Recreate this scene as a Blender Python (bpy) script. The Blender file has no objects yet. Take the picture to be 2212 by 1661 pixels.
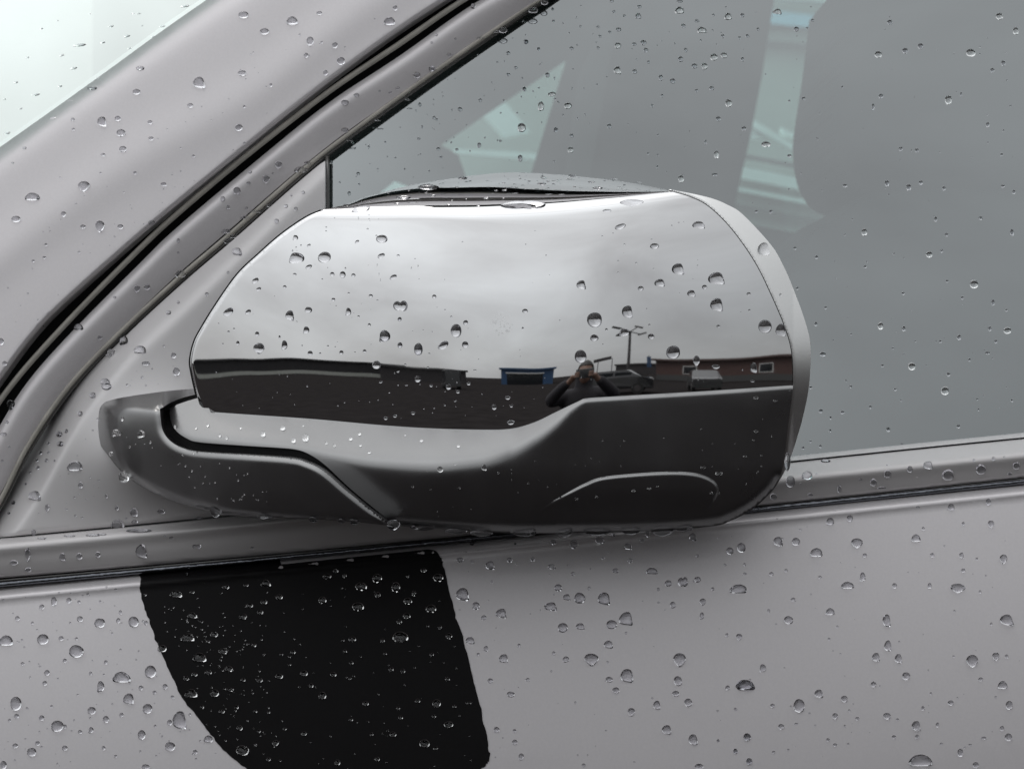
import bpy, bmesh, math, random
import numpy as np
from mathutils import Vector, Matrix
from mathutils.geometry import delaunay_2d_cdt

R = math.radians
SC = bpy.context.scene
COL = SC.collection
random.seed(7)
RNG = np.random.default_rng(11)

# ------------------------------------------------------------------ camera
H = 1.50                       # camera height above the asphalt
F = 5030.0                     # focal length in tracing units (tracing sheet 2212 x 1661)
U0, V0 = 1106.0, 830.5
cam = bpy.data.cameras.new("camera")
cam.sensor_width = 36.0
cam.lens = 36.0 * F / 2212.0
cam.clip_start, cam.clip_end = 0.05, 2000
cam.dof.use_dof = True
cam.dof.focus_distance = 1.04
cam.dof.aperture_fstop = 26
camo = bpy.data.objects.new("camera", cam)
camo.location = (0, 0, H)
camo.rotation_euler = (R(90), 0, 0)
COL.objects.link(camo)
SC.camera = camo

# ------------------------------------------------------------------ sky, sun, exposure
SUN_EL, SUN_AZ = 58.0, 325.0
w = bpy.data.worlds.new("World"); SC.world = w
w.use_nodes = True
nt = w.node_tree; N = nt.nodes; L = nt.links
N.clear()
def nd(tree, t, **k):
    n = tree.nodes.new(t)
    for a, b in k.items(): setattr(n, a, b)
    return n
sky = nd(nt, "ShaderNodeTexSky", sky_type='NISHITA', sun_disc=False)
sky.sun_elevation = R(SUN_EL); sky.sun_rotation = R(SUN_AZ)
sky.air_density = 1.0; sky.dust_density = 3.0
tc = nd(nt, "ShaderNodeTexCoord")
sep = nd(nt, "ShaderNodeSeparateXYZ")
L.new(tc.outputs["Generated"], sep.inputs[0])
# overcast luminance: brighter towards the zenith (1 + 2 sin(el)) / 3
mr = nd(nt, "ShaderNodeMapRange"); mr.inputs[1].default_value = 0.0; mr.inputs[2].default_value = 1.0
mr.inputs[3].default_value = 5.0; mr.inputs[4].default_value = 14.0
pz = nd(nt, 'ShaderNodeMath', operation='POWER', use_clamp=True); pz.inputs[1].default_value = 1.3
L.new(sep.outputs[2], pz.inputs[0]); L.new(pz.outputs[0], mr.inputs[0])
mp = nd(nt, "ShaderNodeMapping"); mp.inputs["Scale"].default_value = (1.0, 1.0, 2.6); mp.inputs["Location"].default_value = (0.35, 0.2, 0.1)
L.new(tc.outputs["Generated"], mp.inputs[0])
ns = nd(nt, "ShaderNodeTexNoise"); ns.inputs["Scale"].default_value = 2.1; ns.inputs["Detail"].default_value = 7.0; ns.inputs["Roughness"].default_value = 0.52; ns.inputs["Distortion"].default_value = 0.5
L.new(mp.outputs[0], ns.inputs["Vector"])
cr = nd(nt, "ShaderNodeMapRange"); cr.inputs[1].default_value = 0.30; cr.inputs[2].default_value = 0.70
cr.inputs[3].default_value = 0.78; cr.inputs[4].default_value = 1.22
L.new(ns.outputs[0], cr.inputs[0])
# the veiled sun brightens the cloud around it
dt = nd(nt, "ShaderNodeVectorMath", operation='DOT_PRODUCT'); dt.inputs[1].default_value = (-.73, -.38, .56)
L.new(tc.outputs["Generated"], dt.inputs[0])
gw = nd(nt, "ShaderNodeMapRange", interpolation_type='SMOOTHSTEP'); gw.inputs[1].default_value = .05; gw.inputs[2].default_value = 1.0; gw.inputs[3].default_value = .76; gw.inputs[4].default_value = 1.45
L.new(dt.outputs["Value"], gw.inputs[0])
mg_ = nd(nt, "ShaderNodeMath", operation='MULTIPLY')
L.new(mr.outputs[0], mg_.inputs[0]); L.new(gw.outputs[0], mg_.inputs[1])
mu = nd(nt, "ShaderNodeMath", operation='MULTIPLY')
L.new(mg_.outputs[0], mu.inputs[0]); L.new(cr.outputs[0], mu.inputs[1])
tint = nd(nt, "ShaderNodeMix", data_type='RGBA')
tint.inputs[6].default_value = (1.0, 0.985, 0.985, 1); tint.inputs[7].default_value = (0.95, 1.0, 1.02, 1)
L.new(ns.outputs[0], tint.inputs[0])
vm = nd(nt, "ShaderNodeVectorMath", operation='SCALE')
L.new(tint.outputs[2], vm.inputs[0]); L.new(mu.outputs[0], vm.inputs["Scale"])
mx = nd(nt, "ShaderNodeMix", data_type='RGBA'); mx.inputs[0].default_value = 0.92
L.new(sky.outputs[0], mx.inputs[6]); L.new(vm.outputs[0], mx.inputs[7])
bg = nd(nt, "ShaderNodeBackground"); bg.inputs[1].default_value = 0.10
L.new(mx.outputs[2], bg.inputs[0])
out = nd(nt, "ShaderNodeOutputWorld"); L.new(bg.outputs[0], out.inputs[0])

sl = bpy.data.lights.new("sun", 'SUN'); sl.energy = 0.5; sl.angle = R(20); sl.color = (1.0, 0.96, 0.91)
so = bpy.data.objects.new("sun", sl)
so.rotation_euler = (R(90 - SUN_EL), 0, R(180 - SUN_AZ))     # high behind the car, veiled by cloud
COL.objects.link(so)

SC.view_settings.view_transform = 'Standard'; SC.view_settings.look = 'None'
SC.view_settings.exposure = 0.08; SC.view_settings.gamma = 1.0
SC.view_settings.use_curve_mapping = False
cy = SC.cycles
cy.max_bounces = 14; cy.diffuse_bounces = 4; cy.glossy_bounces = 6; cy.transmission_bounces = 10; cy.transparent_max_bounces = 16
cy.caustics_reflective = True; cy.caustics_refractive = True; cy.blur_glossy = 0.0
cy.sample_clamp_indirect = 6.0
cy.use_denoising = True

# ------------------------------------------------------------------ materials
def mat(name, base, rough=0.5, metal=0.0, coat=0.0, coat_rough=0.03, ior=1.5, spec=None, noise=None, bump=None, rnoise=None):
    m = bpy.data.materials.new(name); m.use_nodes = True
    t = m.node_tree; b = t.nodes["Principled BSDF"]
    b.inputs["Base Color"].default_value = (*base, 1)
    b.inputs["Roughness"].default_value = rough
    b.inputs["Metallic"].default_value = metal
    b.inputs["Coat Weight"].default_value = coat
    b.inputs["Coat Roughness"].default_value = coat_rough
    b.inputs["IOR"].default_value = ior
    if spec is not None: b.inputs["Specular IOR Level"].default_value = spec
    c = nd(t, "ShaderNodeTexCoord")
    if noise:
        sc, amt, det = noise
        n = nd(t, "ShaderNodeTexNoise"); n.inputs["Scale"].default_value = sc; n.inputs["Detail"].default_value = det
        t.links.new(c.outputs["Object"], n.inputs["Vector"])
        k = nd(t, "ShaderNodeMix", data_type='RGBA')
        k.inputs[6].default_value = (*[x * (1 - amt) for x in base], 1)
        k.inputs[7].default_value = (*[min(1, x * (1 + amt)) for x in base], 1)
        t.links.new(n.outputs[0], k.inputs[0]); t.links.new(k.outputs[2], b.inputs["Base Color"])
    if rnoise:
        sc, lo, hi = rnoise
        n = nd(t, "ShaderNodeTexNoise"); n.inputs["Scale"].default_value = sc; n.inputs["Detail"].default_value = 5
        t.links.new(c.outputs["Object"], n.inputs["Vector"])
        k = nd(t, "ShaderNodeMapRange"); k.inputs[1].default_value = .3; k.inputs[2].default_value = .7
        k.inputs[3].default_value = lo; k.inputs[4].default_value = hi
        t.links.new(n.outputs[0], k.inputs[0]); t.links.new(k.outputs[0], b.inputs["Roughness"])
    if bump:
        sc, st, dist = bump
        n = nd(t, "ShaderNodeTexNoise"); n.inputs["Scale"].default_value = sc; n.inputs["Detail"].default_value = 3
        t.links.new(c.outputs["Object"], n.inputs["Vector"])
        k = nd(t, "ShaderNodeBump"); k.inputs["Strength"].default_value = st; k.inputs["Distance"].default_value = dist
        t.links.new(n.outputs[0], k.inputs["Height"]); t.links.new(k.outputs[0], b.inputs["Normal"])
    return m

def glass_mat(name, tint, refl, rough=0.0, power=2.0, hi=0.9, sheen=(.95, .99, 1.0)):
    """thin tinted pane: see-through plus the mirror image of the sky"""
    m = bpy.data.materials.new(name); m.use_nodes = True
    t = m.node_tree; t.nodes.clear()
    o = nd(t, "ShaderNodeOutputMaterial")
    tr = nd(t, "ShaderNodeBsdfTransparent"); tr.inputs[0].default_value = (*tint, 1)
    gl = nd(t, "ShaderNodeBsdfGlossy"); gl.inputs["Roughness"].default_value = rough
    gl.inputs[0].default_value = (*sheen, 1)
    lw = nd(t, "ShaderNodeLayerWeight"); lw.inputs[0].default_value = 0.5
    pw = nd(t, "ShaderNodeMath", operation='POWER'); pw.inputs[1].default_value = power
    t.links.new(lw.outputs["Facing"], pw.inputs[0])
    k = nd(t, "ShaderNodeMapRange"); k.inputs[3].default_value = refl; k.inputs[4].default_value = hi
    t.links.new(pw.outputs[0], k.inputs[0])
    ms = nd(t, "ShaderNodeMixShader")
    t.links.new(k.outputs[0], ms.inputs[0]); t.links.new(tr.outputs[0], ms.inputs[1]); t.links.new(gl.outputs[0], ms.inputs[2])
    t.links.new(ms.outputs[0], o.inputs[0])
    return m

M = {}
M['paint'] = mat("silver_paint", (.56, .537, .548), .45, metal=.38, coat=.3, coat_rough=.06, noise=(900, .05, 2), bump=(900, .03, .0003))
M['chrome'] = mat("chrome", (.68, .677, .68), .02, metal=1.0, rnoise=(16, .008, .03), bump=(7, .10, .004))
# a dried fingertip mark on the chrome
def fingermark(m, c, r):
    t = m.node_tree; b = t.nodes["Principled BSDF"]; src = b.inputs["Roughness"].links[0].from_socket
    tcx = nd(t, "ShaderNodeTexCoord"); d = nd(t, "ShaderNodeVectorMath", operation='DISTANCE'); d.inputs[1].default_value = c
    t.links.new(tcx.outputs["Object"], d.inputs[0])
    n = nd(t, "ShaderNodeTexNoise"); n.inputs["Scale"].default_value = 900; n.inputs["Detail"].default_value = 3; t.links.new(tcx.outputs["Object"], n.inputs["Vector"])
    a = nd(t, "ShaderNodeMapRange"); a.inputs[1].default_value = r*1.25; a.inputs[2].default_value = r*.85; a.inputs[3].default_value = 0; a.inputs[4].default_value = 1; t.links.new(d.outputs["Value"], a.inputs[0])
    k = nd(t, "ShaderNodeMapRange"); k.inputs[1].default_value = .5; k.inputs[2].default_value = .62; k.inputs[3].default_value = 0; k.inputs[4].default_value = .30; t.links.new(n.outputs[0], k.inputs[0])
    p = nd(t, "ShaderNodeMath", operation='MULTIPLY'); t.links.new(a.outputs[0], p.inputs[0]); t.links.new(k.outputs[0], p.inputs[1])
    s = nd(t, "ShaderNodeMath", operation='ADD'); t.links.new(p.outputs[0], s.inputs[0]); t.links.new(src, s.inputs[1]); t.links.new(s.outputs[0], b.inputs["Roughness"])
fingermark(M['chrome'], (-.0043, 1.0288, H+.0268), .0048)
M['satin'] = mat("satin_silver", (.86, .86, .85), .36, metal=1.0, bump=(700, .04, .0005))
M['plastic'] = mat("black_plastic", (.0095, .008, .009), .30, ior=2.6, coat=.8, coat_rough=.22, bump=(2600, .10, .0004), rnoise=(40, .27, .36))
M['rubber'] = mat("black_rubber", (.006, .006, .0065), .6, spec=.12, bump=(400, .2, .0006))
M['gloss_rubber'] = mat("glossy_seal", (.035, .033, .03), .22, ior=1.9, bump=(120, .15, .0006))
M['seal_lip'] = mat("lit_seal_lip", (.30, .285, .255), .45, noise=(90, .35, 3))  # pale base colour stands in for the sky glint along the lip
M['vinyl'] = mat("black_vinyl", (.0045, .004, .0045), .5, spec=.10, noise=(60, .25, 4), bump=(1500, .04, .0002))
M['trim'] = mat("charcoal_trim", (.02, .02, .02), .8, spec=.2, bump=(600, .2, .001))
M['trim_light'] = mat("grey_trim", (.06, .06, .06), .7)
M['cloth'] = mat("grey_seat_cloth", (.014, .0135, .014), .9, spec=.1)
M['moulding'] = mat("grey_belt_moulding", (.49, .472, .474), .44, metal=.3, coat=.25, coat_rough=.1, bump=(90, .06, .001))
M['sail'] = mat("grey_corner_panel", (.51, .495, .498), .44, metal=.3, coat=.25, coat_rough=.1)
M['strip'] = mat("dark_chrome_strip", (.13, .135, .15), .14, metal=1.0, bump=(160, .5, .002))
M['glass'] = glass_mat("side_glass", (.70, .98, .94), .40, power=3.0)
M['far_glass'] = glass_mat("far_glass", (.84, 1.0, .98), .05, power=3.0)
M['windshield'] = glass_mat("windshield_glass", (.86, .96, .93), .55, power=1.4, hi=.80, sheen=(.93, 1.0, .975))
M['mirror'] = mat("mirror_glass", (.8, .82, .82), .0, metal=1.0)

wm = bpy.data.materials.new("dimmed_rain_water"); wm.use_nodes = True
t = wm.node_tree; t.nodes.clear()
o = nd(t, "ShaderNodeOutputMaterial"); g = nd(t, "ShaderNodeBsdfGlass"); g.inputs["IOR"].default_value = 1.333; g.inputs["Color"].default_value = (.91, .91, .92, 1); g.inputs["Roughness"].default_value = 0.0
t.links.new(g.outputs[0], o.inputs[0]); M['water'] = wm  # grey tint puts the drops' dark shading into the water colour
wc = wm.copy(); wc.name = 'clear_rain_water'; wc.node_tree.nodes['Glass BSDF'].inputs['Color'].default_value = (1, 1, 1, 1); M['water_clear'] = wc  # untinted copy, keeping drops on the black parts brighter

# ------------------------------------------------------------------ tracing helpers
S = 1.0 / F
def P(u, v, D):
    u = np.asarray(u, float); v = np.asarray(v, float)
    return np.stack([(u - U0) * S * D, D + 0 * u, H + (V0 - v) * S * D], -1)
def sp(x, wd):                     # softplus
    x = np.asarray(x, float) / wd          # wd may vary from point to point
    return wd * np.logaddexp(0, x)
def sstep(x, a, b):
    t = np.clip((np.asarray(x, float) - a) / (b - a), 0, 1); return t * t * (3 - 2 * t)
def curve(pts):                    # monotone cubic v(u)
    p = np.array(pts, float); p = p[np.argsort(p[:, 0])]
    p = p[np.concatenate([[True], np.diff(p[:, 0]) > 1e-6])]; x, y = p[:, 0], p[:, 1]
    h = np.diff(x); d = np.diff(y) / h
    m = np.empty_like(x); m[0], m[-1] = d[0], d[-1]
    for i in range(1, len(x) - 1):
        m[i] = 0 if d[i-1] * d[i] <= 0 else (h[i-1] + h[i]) / (h[i-1] / d[i-1] + h[i] / d[i]) if True else 0
    def f(u):
        u = np.asarray(u, float)
        i = np.clip(np.searchsorted(x, u) - 1, 0, len(x) - 2)
        tt = (u - x[i]) / h[i]
        lo = tt < 0; hi = tt > 1
        tc_ = np.clip(tt, 0, 1)
        h00 = 2*tc_**3 - 3*tc_**2 + 1; h10 = tc_**3 - 2*tc_**2 + tc_; h01 = -2*tc_**3 + 3*tc_**2; h11 = tc_**3 - tc_**2
        r = h00*y[i] + h10*h[i]*m[i] + h01*y[i+1] + h11*h[i]*m[i+1]
        r = np.where(lo, y[0] + (u - x[0]) * m[0], r)
        return np.where(hi, y[-1] + (u - x[-1]) * m[-1], r)
    return f
def cm(pts, per=8):                # open Catmull-Rom through the points
    p = np.array(pts, float)
    q = np.vstack([2*p[0]-p[1], p, 2*p[-1]-p[-2]])
    o = []
    for i in range(1, len(q) - 2):
        a, b, c, d = q[i-1], q[i], q[i+1], q[i+2]
        for k in range(per):
            t = k / per
            o.append(.5*((2*b)+(c-a)*t+(2*a-5*b+4*c-d)*t*t+(3*b-a-3*c+d)*t**3))
    o.append(p[-1])
    return np.array(o)
def dist(u, v, poly):
    """unsigned distance to an open polyline (tracing units)"""
    u = np.asarray(u, float); shp = u.shape
    X = np.stack([u.ravel(), np.asarray(v, float).ravel()], -1)
    best = np.full(len(X), 1e9)
    p = np.array(poly, float)
    for a, b in zip(p[:-1], p[1:]):
        d = b - a; l = d @ d
        if l < 1e-9: continue
        tt = np.clip((X - a) @ d / l, 0, 1)
        e = X - a - tt[:, None] * d
        best = np.minimum(best, np.einsum('ij,ij->i', e, e))
    return np.sqrt(best).reshape(shp)
def inside(u, v, poly):
    p = np.array(poly, float); q = np.roll(p, -1, 0)
    r = np.zeros(np.asarray(u).shape, bool)
    for (x1, y1), (x2, y2) in zip(p, q):
        if y1 == y2: continue
        c = ((y1 > v) != (y2 > v)) & (u < (x2-x1)*(v-y1)/(y2-y1)+x1)
        r ^= c
    return r
def tilt(u, v, d0, k=.09, zb=-.0287):    # plane leaning inwards with height
    w_ = (V0 - np.asarray(v, float)) * S
    return (d0 - k*zb) / (1 - k*w_) + 0*np.asarray(u, float)
def resample(poly, step):
    o = []; p = np.array(poly, float); q = np.roll(p, -1, 0)
    for a, b in zip(p, q):
        l = np.hypot(*(b-a))
        if l < 1e-6: continue
        big = (a[0] < -150 and b[0] < -150) or (a[0] > 2360 and b[0] > 2360) or (a[1] < -150 and b[1] < -150) or (a[1] > 1810 and b[1] > 1810)
        n = max(1, int(math.ceil(l / (step * (4 if big else 1)))))
        for k in range(n): o.append(a + (b-a)*k/n)
    return np.array(o)

def normals_of(Df, u, v, h=.6):
    pu = P(u+h, v, Df(u+h, v)) - P(u-h, v, Df(u-h, v))
    pv = P(u, v+h, Df(u, v+h)) - P(u, v-h, Df(u, v-h))
    n = np.cross(pu, pv); n /= np.linalg.norm(n, axis=1)[:, None] + 1e-12
    pos = P(u, v, Df(u, v)) - np.array([0, 0, H])
    flip = np.einsum('ij,ij->i', n, pos) > 0
    n[flip] *= -1
    return n

def patch(name, poly, Df, step, m, parent=None, back=.004, extra=None, smooth_normals=True, shut=False, bstep=None):
    """a real curved panel: traced outline, depth function, turned-in edge"""
    b = resample(poly, bstep or step)
    x0, y0 = b.min(0); x1, y1 = b.max(0)
    pts = []
    fx0, fx1, fy0, fy1 = max(x0, -160), min(x1, 2370), max(y0, -160), min(y1, 1820)
    rows = np.arange(fy0 + step*.5, fy1, step*.87)
    for i, yy in enumerate(rows):
        xs = np.arange(fx0 + (step*.5 if i % 2 else step), fx1, step)
        pts.append(np.stack([xs, np.full_like(xs, yy)], -1))
    big = step*4
    for yy in np.arange(y0 + big*.5, y1, big):
        xs = np.arange(x0 + big*.5, x1, big)
        q = np.stack([xs, np.full_like(xs, yy)], -1)
        k = ~((q[:, 0] > fx0-big*.3) & (q[:, 0] < fx1+big*.3) & (q[:, 1] > fy0-big*.3) & (q[:, 1] < fy1+big*.3))
        pts.append(q[k])
    pts = np.vstack(pts) if pts else np.zeros((0, 2))
    if len(pts):
        k = inside(pts[:, 0], pts[:, 1], b); pts = pts[k]
        closed = np.vstack([b, b[:1]])
        k = dist(pts[:, 0], pts[:, 1], closed) > step*.42; pts = pts[k]
    if extra is not None:                        # hand-placed rows along creases: the grid gives way to them
        ex = np.array(extra, float); ex = ex[inside(ex[:, 0], ex[:, 1], b)]
        ex = ex[dist(ex[:, 0], ex[:, 1], np.vstack([b, b[:1]])) > .5]
        if len(pts) and len(ex):
            d2 = np.full(len(pts), 1e9)
            for i in range(0, len(ex), 400):
                c = ex[i:i+400]
                d2 = np.minimum(d2, (((pts[:, None, :]-c[None])**2).sum(-1)).min(1))
            pts = pts[d2 > 6.0]
        pts = np.vstack([pts, ex])
    allp = [Vector(p) for p in b] + [Vector(p) for p in pts]
    n = len(b)
    vs, es, fs, _, _, _ = delaunay_2d_cdt(allp, [(i, (i+1) % n) for i in range(n)], [], 1, 1e-4)
    uv = np.array([(q.x, q.y) for q in vs])
    D = Df(uv[:, 0], uv[:, 1]); V3 = P(uv[:, 0], uv[:, 1], D)
    NN = normals_of(Df, uv[:, 0], uv[:, 1])
    faces = []
    cnt = {}
    for f in fs:
        f = list(f)
        a = np.cross(V3[f[1]]-V3[f[0]], V3[f[2]]-V3[f[0]])
        if a @ NN[f[0]] < 0: f.reverse()
        faces.append(f)
        for i in range(len(f)):
            e = (f[i], f[(i+1) % len(f)])
            cnt[e] = cnt.get(e, 0) + 1
    bound = [e for e in cnt if (e[1], e[0]) not in cnt]
    co = V3.tolist(); nv = len(co)
    if back:
        mp_ = {}
        for e in bound:
            for i in e:
                if i not in mp_:
                    mp_[i] = len(co); co.append(co[i][:])
                    c = co[i][:]; c[1] += back; co.append(c)
        for a, b_ in bound:
            faces.append([mp_[b_], mp_[a], mp_[a]+1, mp_[b_]+1])
        if shut:
            base = len(co)
            for i in range(nv):
                c = co[i][:]; c[1] += back; co.append(c)
            for f in fs:
                g_ = [base+i for i in f]; faces.append(g_)
    me = bpy.data.meshes.new(name); me.from_pydata(co, [], faces); me.materials.append(m)
    me.polygons.foreach_set("use_smooth", [True]*len(me.polygons))
    me.update()
    if smooth_normals:
        ln = np.zeros((len(me.loops), 3))
        vi = np.empty(len(me.loops), int); me.loops.foreach_get("vertex_index", vi)
        front = vi < nv
        ln[front] = NN[vi[front]]
        pn = np.array([p.normal[:] for p in me.polygons])
        lp = np.repeat(np.arange(len(me.polygons)), [p.loop_total for p in me.polygons])
        ln[~front] = pn[lp[~front]]
        me.normals_split_custom_set(ln.tolist())
    return link(name, me, parent)

def link(name, me, parent=None):
    ob = bpy.data.objects.new(name, me); COL.objects.link(ob)
    if parent is not None:                      # shapes are written in place: undo the parent's offset
        ob.parent = parent
        off = Vector((0, 0, 0)); q = parent
        while q is not None: off += q.location; q = q.parent
        ob.location = -off
    return ob
def tag(o, label=None, cat=None, group=None, kind=None):
    if label: o["label"] = label
    if cat: o["category"] = cat
    if group: o["group"] = group
    if kind: o["kind"] = kind
    return o
def empty(name, loc=(0, 0, 0), rz=0):
    o = bpy.data.objects.new(name, None); o.location = loc; o.rotation_euler = (0, 0, rz); o.empty_display_size = .2
    COL.objects.link(o); return o
def tube(name, pts, r, m, parent=None, seg=10, squash=1.0):
    pts = np.array(pts, float); n = len(pts); co = []; fa = []
    for i in range(n):
        d = pts[min(i+1, n-1)] - pts[max(i-1, 0)]; d /= np.linalg.norm(d)+1e-12
        a = np.cross(d, [0, 1, 0]); a /= np.linalg.norm(a)+1e-12
        b = np.cross(d, a)
        rr = r[i] if hasattr(r, '__len__') else r
        for k in range(seg):
            an = 2*math.pi*k/seg
            co.append(pts[i] + rr*(math.cos(an)*a + squash*math.sin(an)*b))
    for i in range(n-1):
        for k in range(seg):
            k2 = (k+1) % seg
            fa.append([i*seg+k, i*seg+k2, (i+1)*seg+k2, (i+1)*seg+k])
    fa.append(list(range(seg))[::-1]); fa.append([(n-1)*seg+k for k in range(seg)])
    me = bpy.data.meshes.new(name); me.from_pydata([c.tolist() for c in co], [], fa); me.materials.append(m)
    me.polygons.foreach_set("use_smooth", [True]*len(me.polygons))
    ob = link(name, me, parent)
    bm = bmesh.new(); bm.from_mesh(me); bmesh.ops.recalc_face_normals(bm, faces=bm.faces); bm.to_mesh(me); bm.free()
    return ob
def box_bm(bm, x0, x1, y0, y1, z0, z1, bevel=0):
    r = bmesh.ops.create_cube(bm, size=1)
    for v_ in r['verts']:
        v_.co = ((x0+x1)/2 + v_.co.x*(x1-x0), (y0+y1)/2 + v_.co.y*(y1-y0), (z0+z1)/2 + v_.co.z*(z1-z0))
    if bevel:
        es = list({e for v_ in r['verts'] for e in v_.link_edges})
        bmesh.ops.bevel(bm, geom=es, offset=bevel, segments=2, affect='EDGES', profile=.5)
def bm_obj(name, bm, m, parent=None, smooth=False):
    bmesh.ops.recalc_face_normals(bm, faces=bm.faces)
    me = bpy.data.meshes.new(name); bm.to_mesh(me); bm.free(); me.materials.append(m)
    if smooth: me.polygons.foreach_set("use_smooth", [True]*len(me.polygons))
    return link(name, me, parent)
def box(name, x0, x1, y0, y1, z0, z1, m, parent=None, bevel=0):
    bm = bmesh.new(); box_bm(bm, x0, x1, y0, y1, z0, z1, bevel); return bm_obj(name, bm, m, parent)

# ================================================================== THE PARKED CAR
car = empty("parked_car", (.25, 1.95, 0))
tag(car, "silver grey car wet with rain, chrome mirror folded against its driver window", "car")

# ---- traced curves (2212 x 1661 sheet)
gap_out = cm([(-330, 1420), (-200, 1150), (-80, 945), (0, 822), (75, 722), (150, 646), (330, 487), (500, 347), (655, 221), (820, 97), (965, 0), (1140, -104), (1500, -290), (2000, -520), (2700, -760)])
gap_mid = cm([(-290, 1420), (-165, 1150), (-50, 945), (28, 828), (150, 691), (300, 539), (383, 462), (523, 344), (708, 200), (862, 96), (1002, 0), (1165, -94), (1520, -281), (2030, -515), (2720, -755)])
gap_in = cm([(-250, 1420), (-130, 1150), (-15, 945), (55, 831), (150, 722), (300, 571), (383, 491), (557, 345), (708, 224), (862, 122), (1028, 6), (1190, -82), (1545, -268), (2050, -500), (2740, -745)])
seal = cm([(-190, 1420), (-105, 1260), (0, 1080), (60, 962), (150, 832), (260, 717), (390, 597), (500, 503), (645, 375), (745, 296), (930, 161), (1110, 36), (1165, 0), (1290, -78), (1640, -245), (2120, -480), (2760, -730)])
v_gout, v_gin, v_seal = (curve(q) for q in (gap_out, gap_in, seal))
rimB = cm([(-700, 800), (0, 308), (200, 166), (438, -4), (900, -310), (1500, -640), (2200, -930)])
rimA = cm([(-700, 845), (0, 350), (220, 195), (505, 0), (950, -280), (1520, -600), (2200, -880)])
ridge = cm([(-500, 1000), (-200, 720), (0, 552), (150, 440), (300, 340), (550, 200), (780, 0+20), (1100, -180), (1800, -560)])
v_rA, v_rB = curve(rimA), curve(rimB)
v_ridge = curve(ridge)

# belt line family
def poly3(p):
    p = np.array(p); c = np.polyfit((p[:, 0]-1100)/1000, p[:, 1], 3)
    return lambda u: np.polyval(c, (np.asarray(u, float)-1100)/1000)
mould_top = poly3([(-900, 1232), (0, 1163), (250, 1143), (450, 1122), (600, 1110), (1100, 1053), (1706, 984), (1906, 966), (2212, 941), (3300, 850)])
mould_bot = poly3([(-900, 1316), (0, 1245), (250, 1225), (420, 1210), (600, 1197), (850, 1175), (1106, 1150), (1400, 1119), (1646, 1090), (1906, 1061), (2212, 1029), (3300, 912)])
door_top = poly3([(-900, 1350), (0, 1273), (280, 1247), (420, 1229), (607, 1210), (850, 1187), (1000, 1171), (1106, 1160), (1400, 1130), (1626, 1105), (1906, 1077), (2212, 1050), (3300, 940)])

# ---- depth functions (metres in front of the lens)
def D_pillar(u, v):
    D = tilt(u, v, 1.112)
    dg = np.clip(dist(u, v, gap_out)*np.where(v < v_gout(u), 1, -1), -40, 400)
    drA = (v - v_rA(u)) * .82                       # inside of the bright rim
    dr = (v - v_ridge(u)) * .78
    D = D + .00002 * np.maximum(dg, 0) + .00018*(np.maximum(dg, 0)/100)**2*4
    D = D - .0014*np.exp(-(dr/48)**2) - .0006*np.exp(-((dr+150)/70)**2)
    D = D + S*.9*sp(-(drA-6), 8)                  # turns away towards the windshield
    D = D + S*2.2*sp(6-dg, 1.7)                     # folded edge at the door gap
    return D
def D_frame(u, v):
    D = tilt(u, v, 1.116)
    d1 = dist(u, v, gap_in)*np.where(v > v_gin(u), 1, -1)
    d2 = (v_seal(u) - v) * .78
    D = D + S*1.6*sp(12-d1, 5.5)
    D = D + S*.34*np.clip(d1, -20, 130) + S*.25*sp(22-d2, 6)
    return D
def D_glass(u, v): return tilt(u, v, 1.1320)
v_sr = curve([(-60, 1290), (30, 1152), (85, 1070), (172, 914), (276, 785), (383, 684), (540, 533), (699, 376), (800, 290)])
def D_sail(u, v):
    D = tilt(u, v, 1.1135, k=.06)
    dr = (v_sr(u) - v)*.72
    D = D + S*1.15*sp(dr, 5)
    D = D + S*1.5*sp(v - mould_top(u) + 9, 2.5)
    # swells out to carry the mirror foot
    e = np.hypot((u-330)/190., (v-985)/150.)
    D = D - .012*np.exp(-e**2*1.6)
    return D
def D_mould(u, v):
    q = v - mould_top(u); qb = mould_bot(u) - v
    D = 1.0985 + .05*(np.asarray(u)-U0)*0*S
    ledge = 30*sstep(u, 1350, 1600) + 10
    D = D + S*2.1*sp(ledge - q, 4) + S*.8*sp(8-q, 2) - .0012*np.exp(-((q-ledge-10)/14)**2)
    D = D + S*.35*sp(26-qb, 8) + S*2.5*sp(3-qb, 1.4)
    return D
def D_door(u, v):
    q = v - door_top(u)
    D = 1.0965 - .038*(q/700) + .015*(q/700)**2 + .0009*((np.asarray(u)-1500)/1106.)**2
    D = D - .0010*np.exp(-((q-18)/10)**2)
    D = D + S*2.6*sp(13-q, 3.2)
    return D
def D_wind(u, v):
    d = np.maximum((v_rB(u) - v)*.82, -30)
    return tilt(u, v, 1.121) + d*S*2.4 + .009

def rows(c, offs):                  # rows of points beside a crease, so that its shine stays clean
    c = np.array(c, float); t_ = np.gradient(c, axis=0); t_ /= np.linalg.norm(t_, axis=1)[:, None]+1e-9
    return np.vstack([np.stack([c[:, 0]-t_[:, 1]*k, c[:, 1]+t_[:, 0]*k], -1) for k in offs])
def fine(c, st=6):
    c = np.array(c, float); c = c[(c[:, 0] > -250) & (c[:, 0] < 2460)]; o = []
    for a, b in zip(c[:-1], c[1:]):
        n = max(1, int(np.hypot(*(b-a))/st)); o += [a+(b-a)*k/n for k in range(n)]
    return np.array(o)
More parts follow.
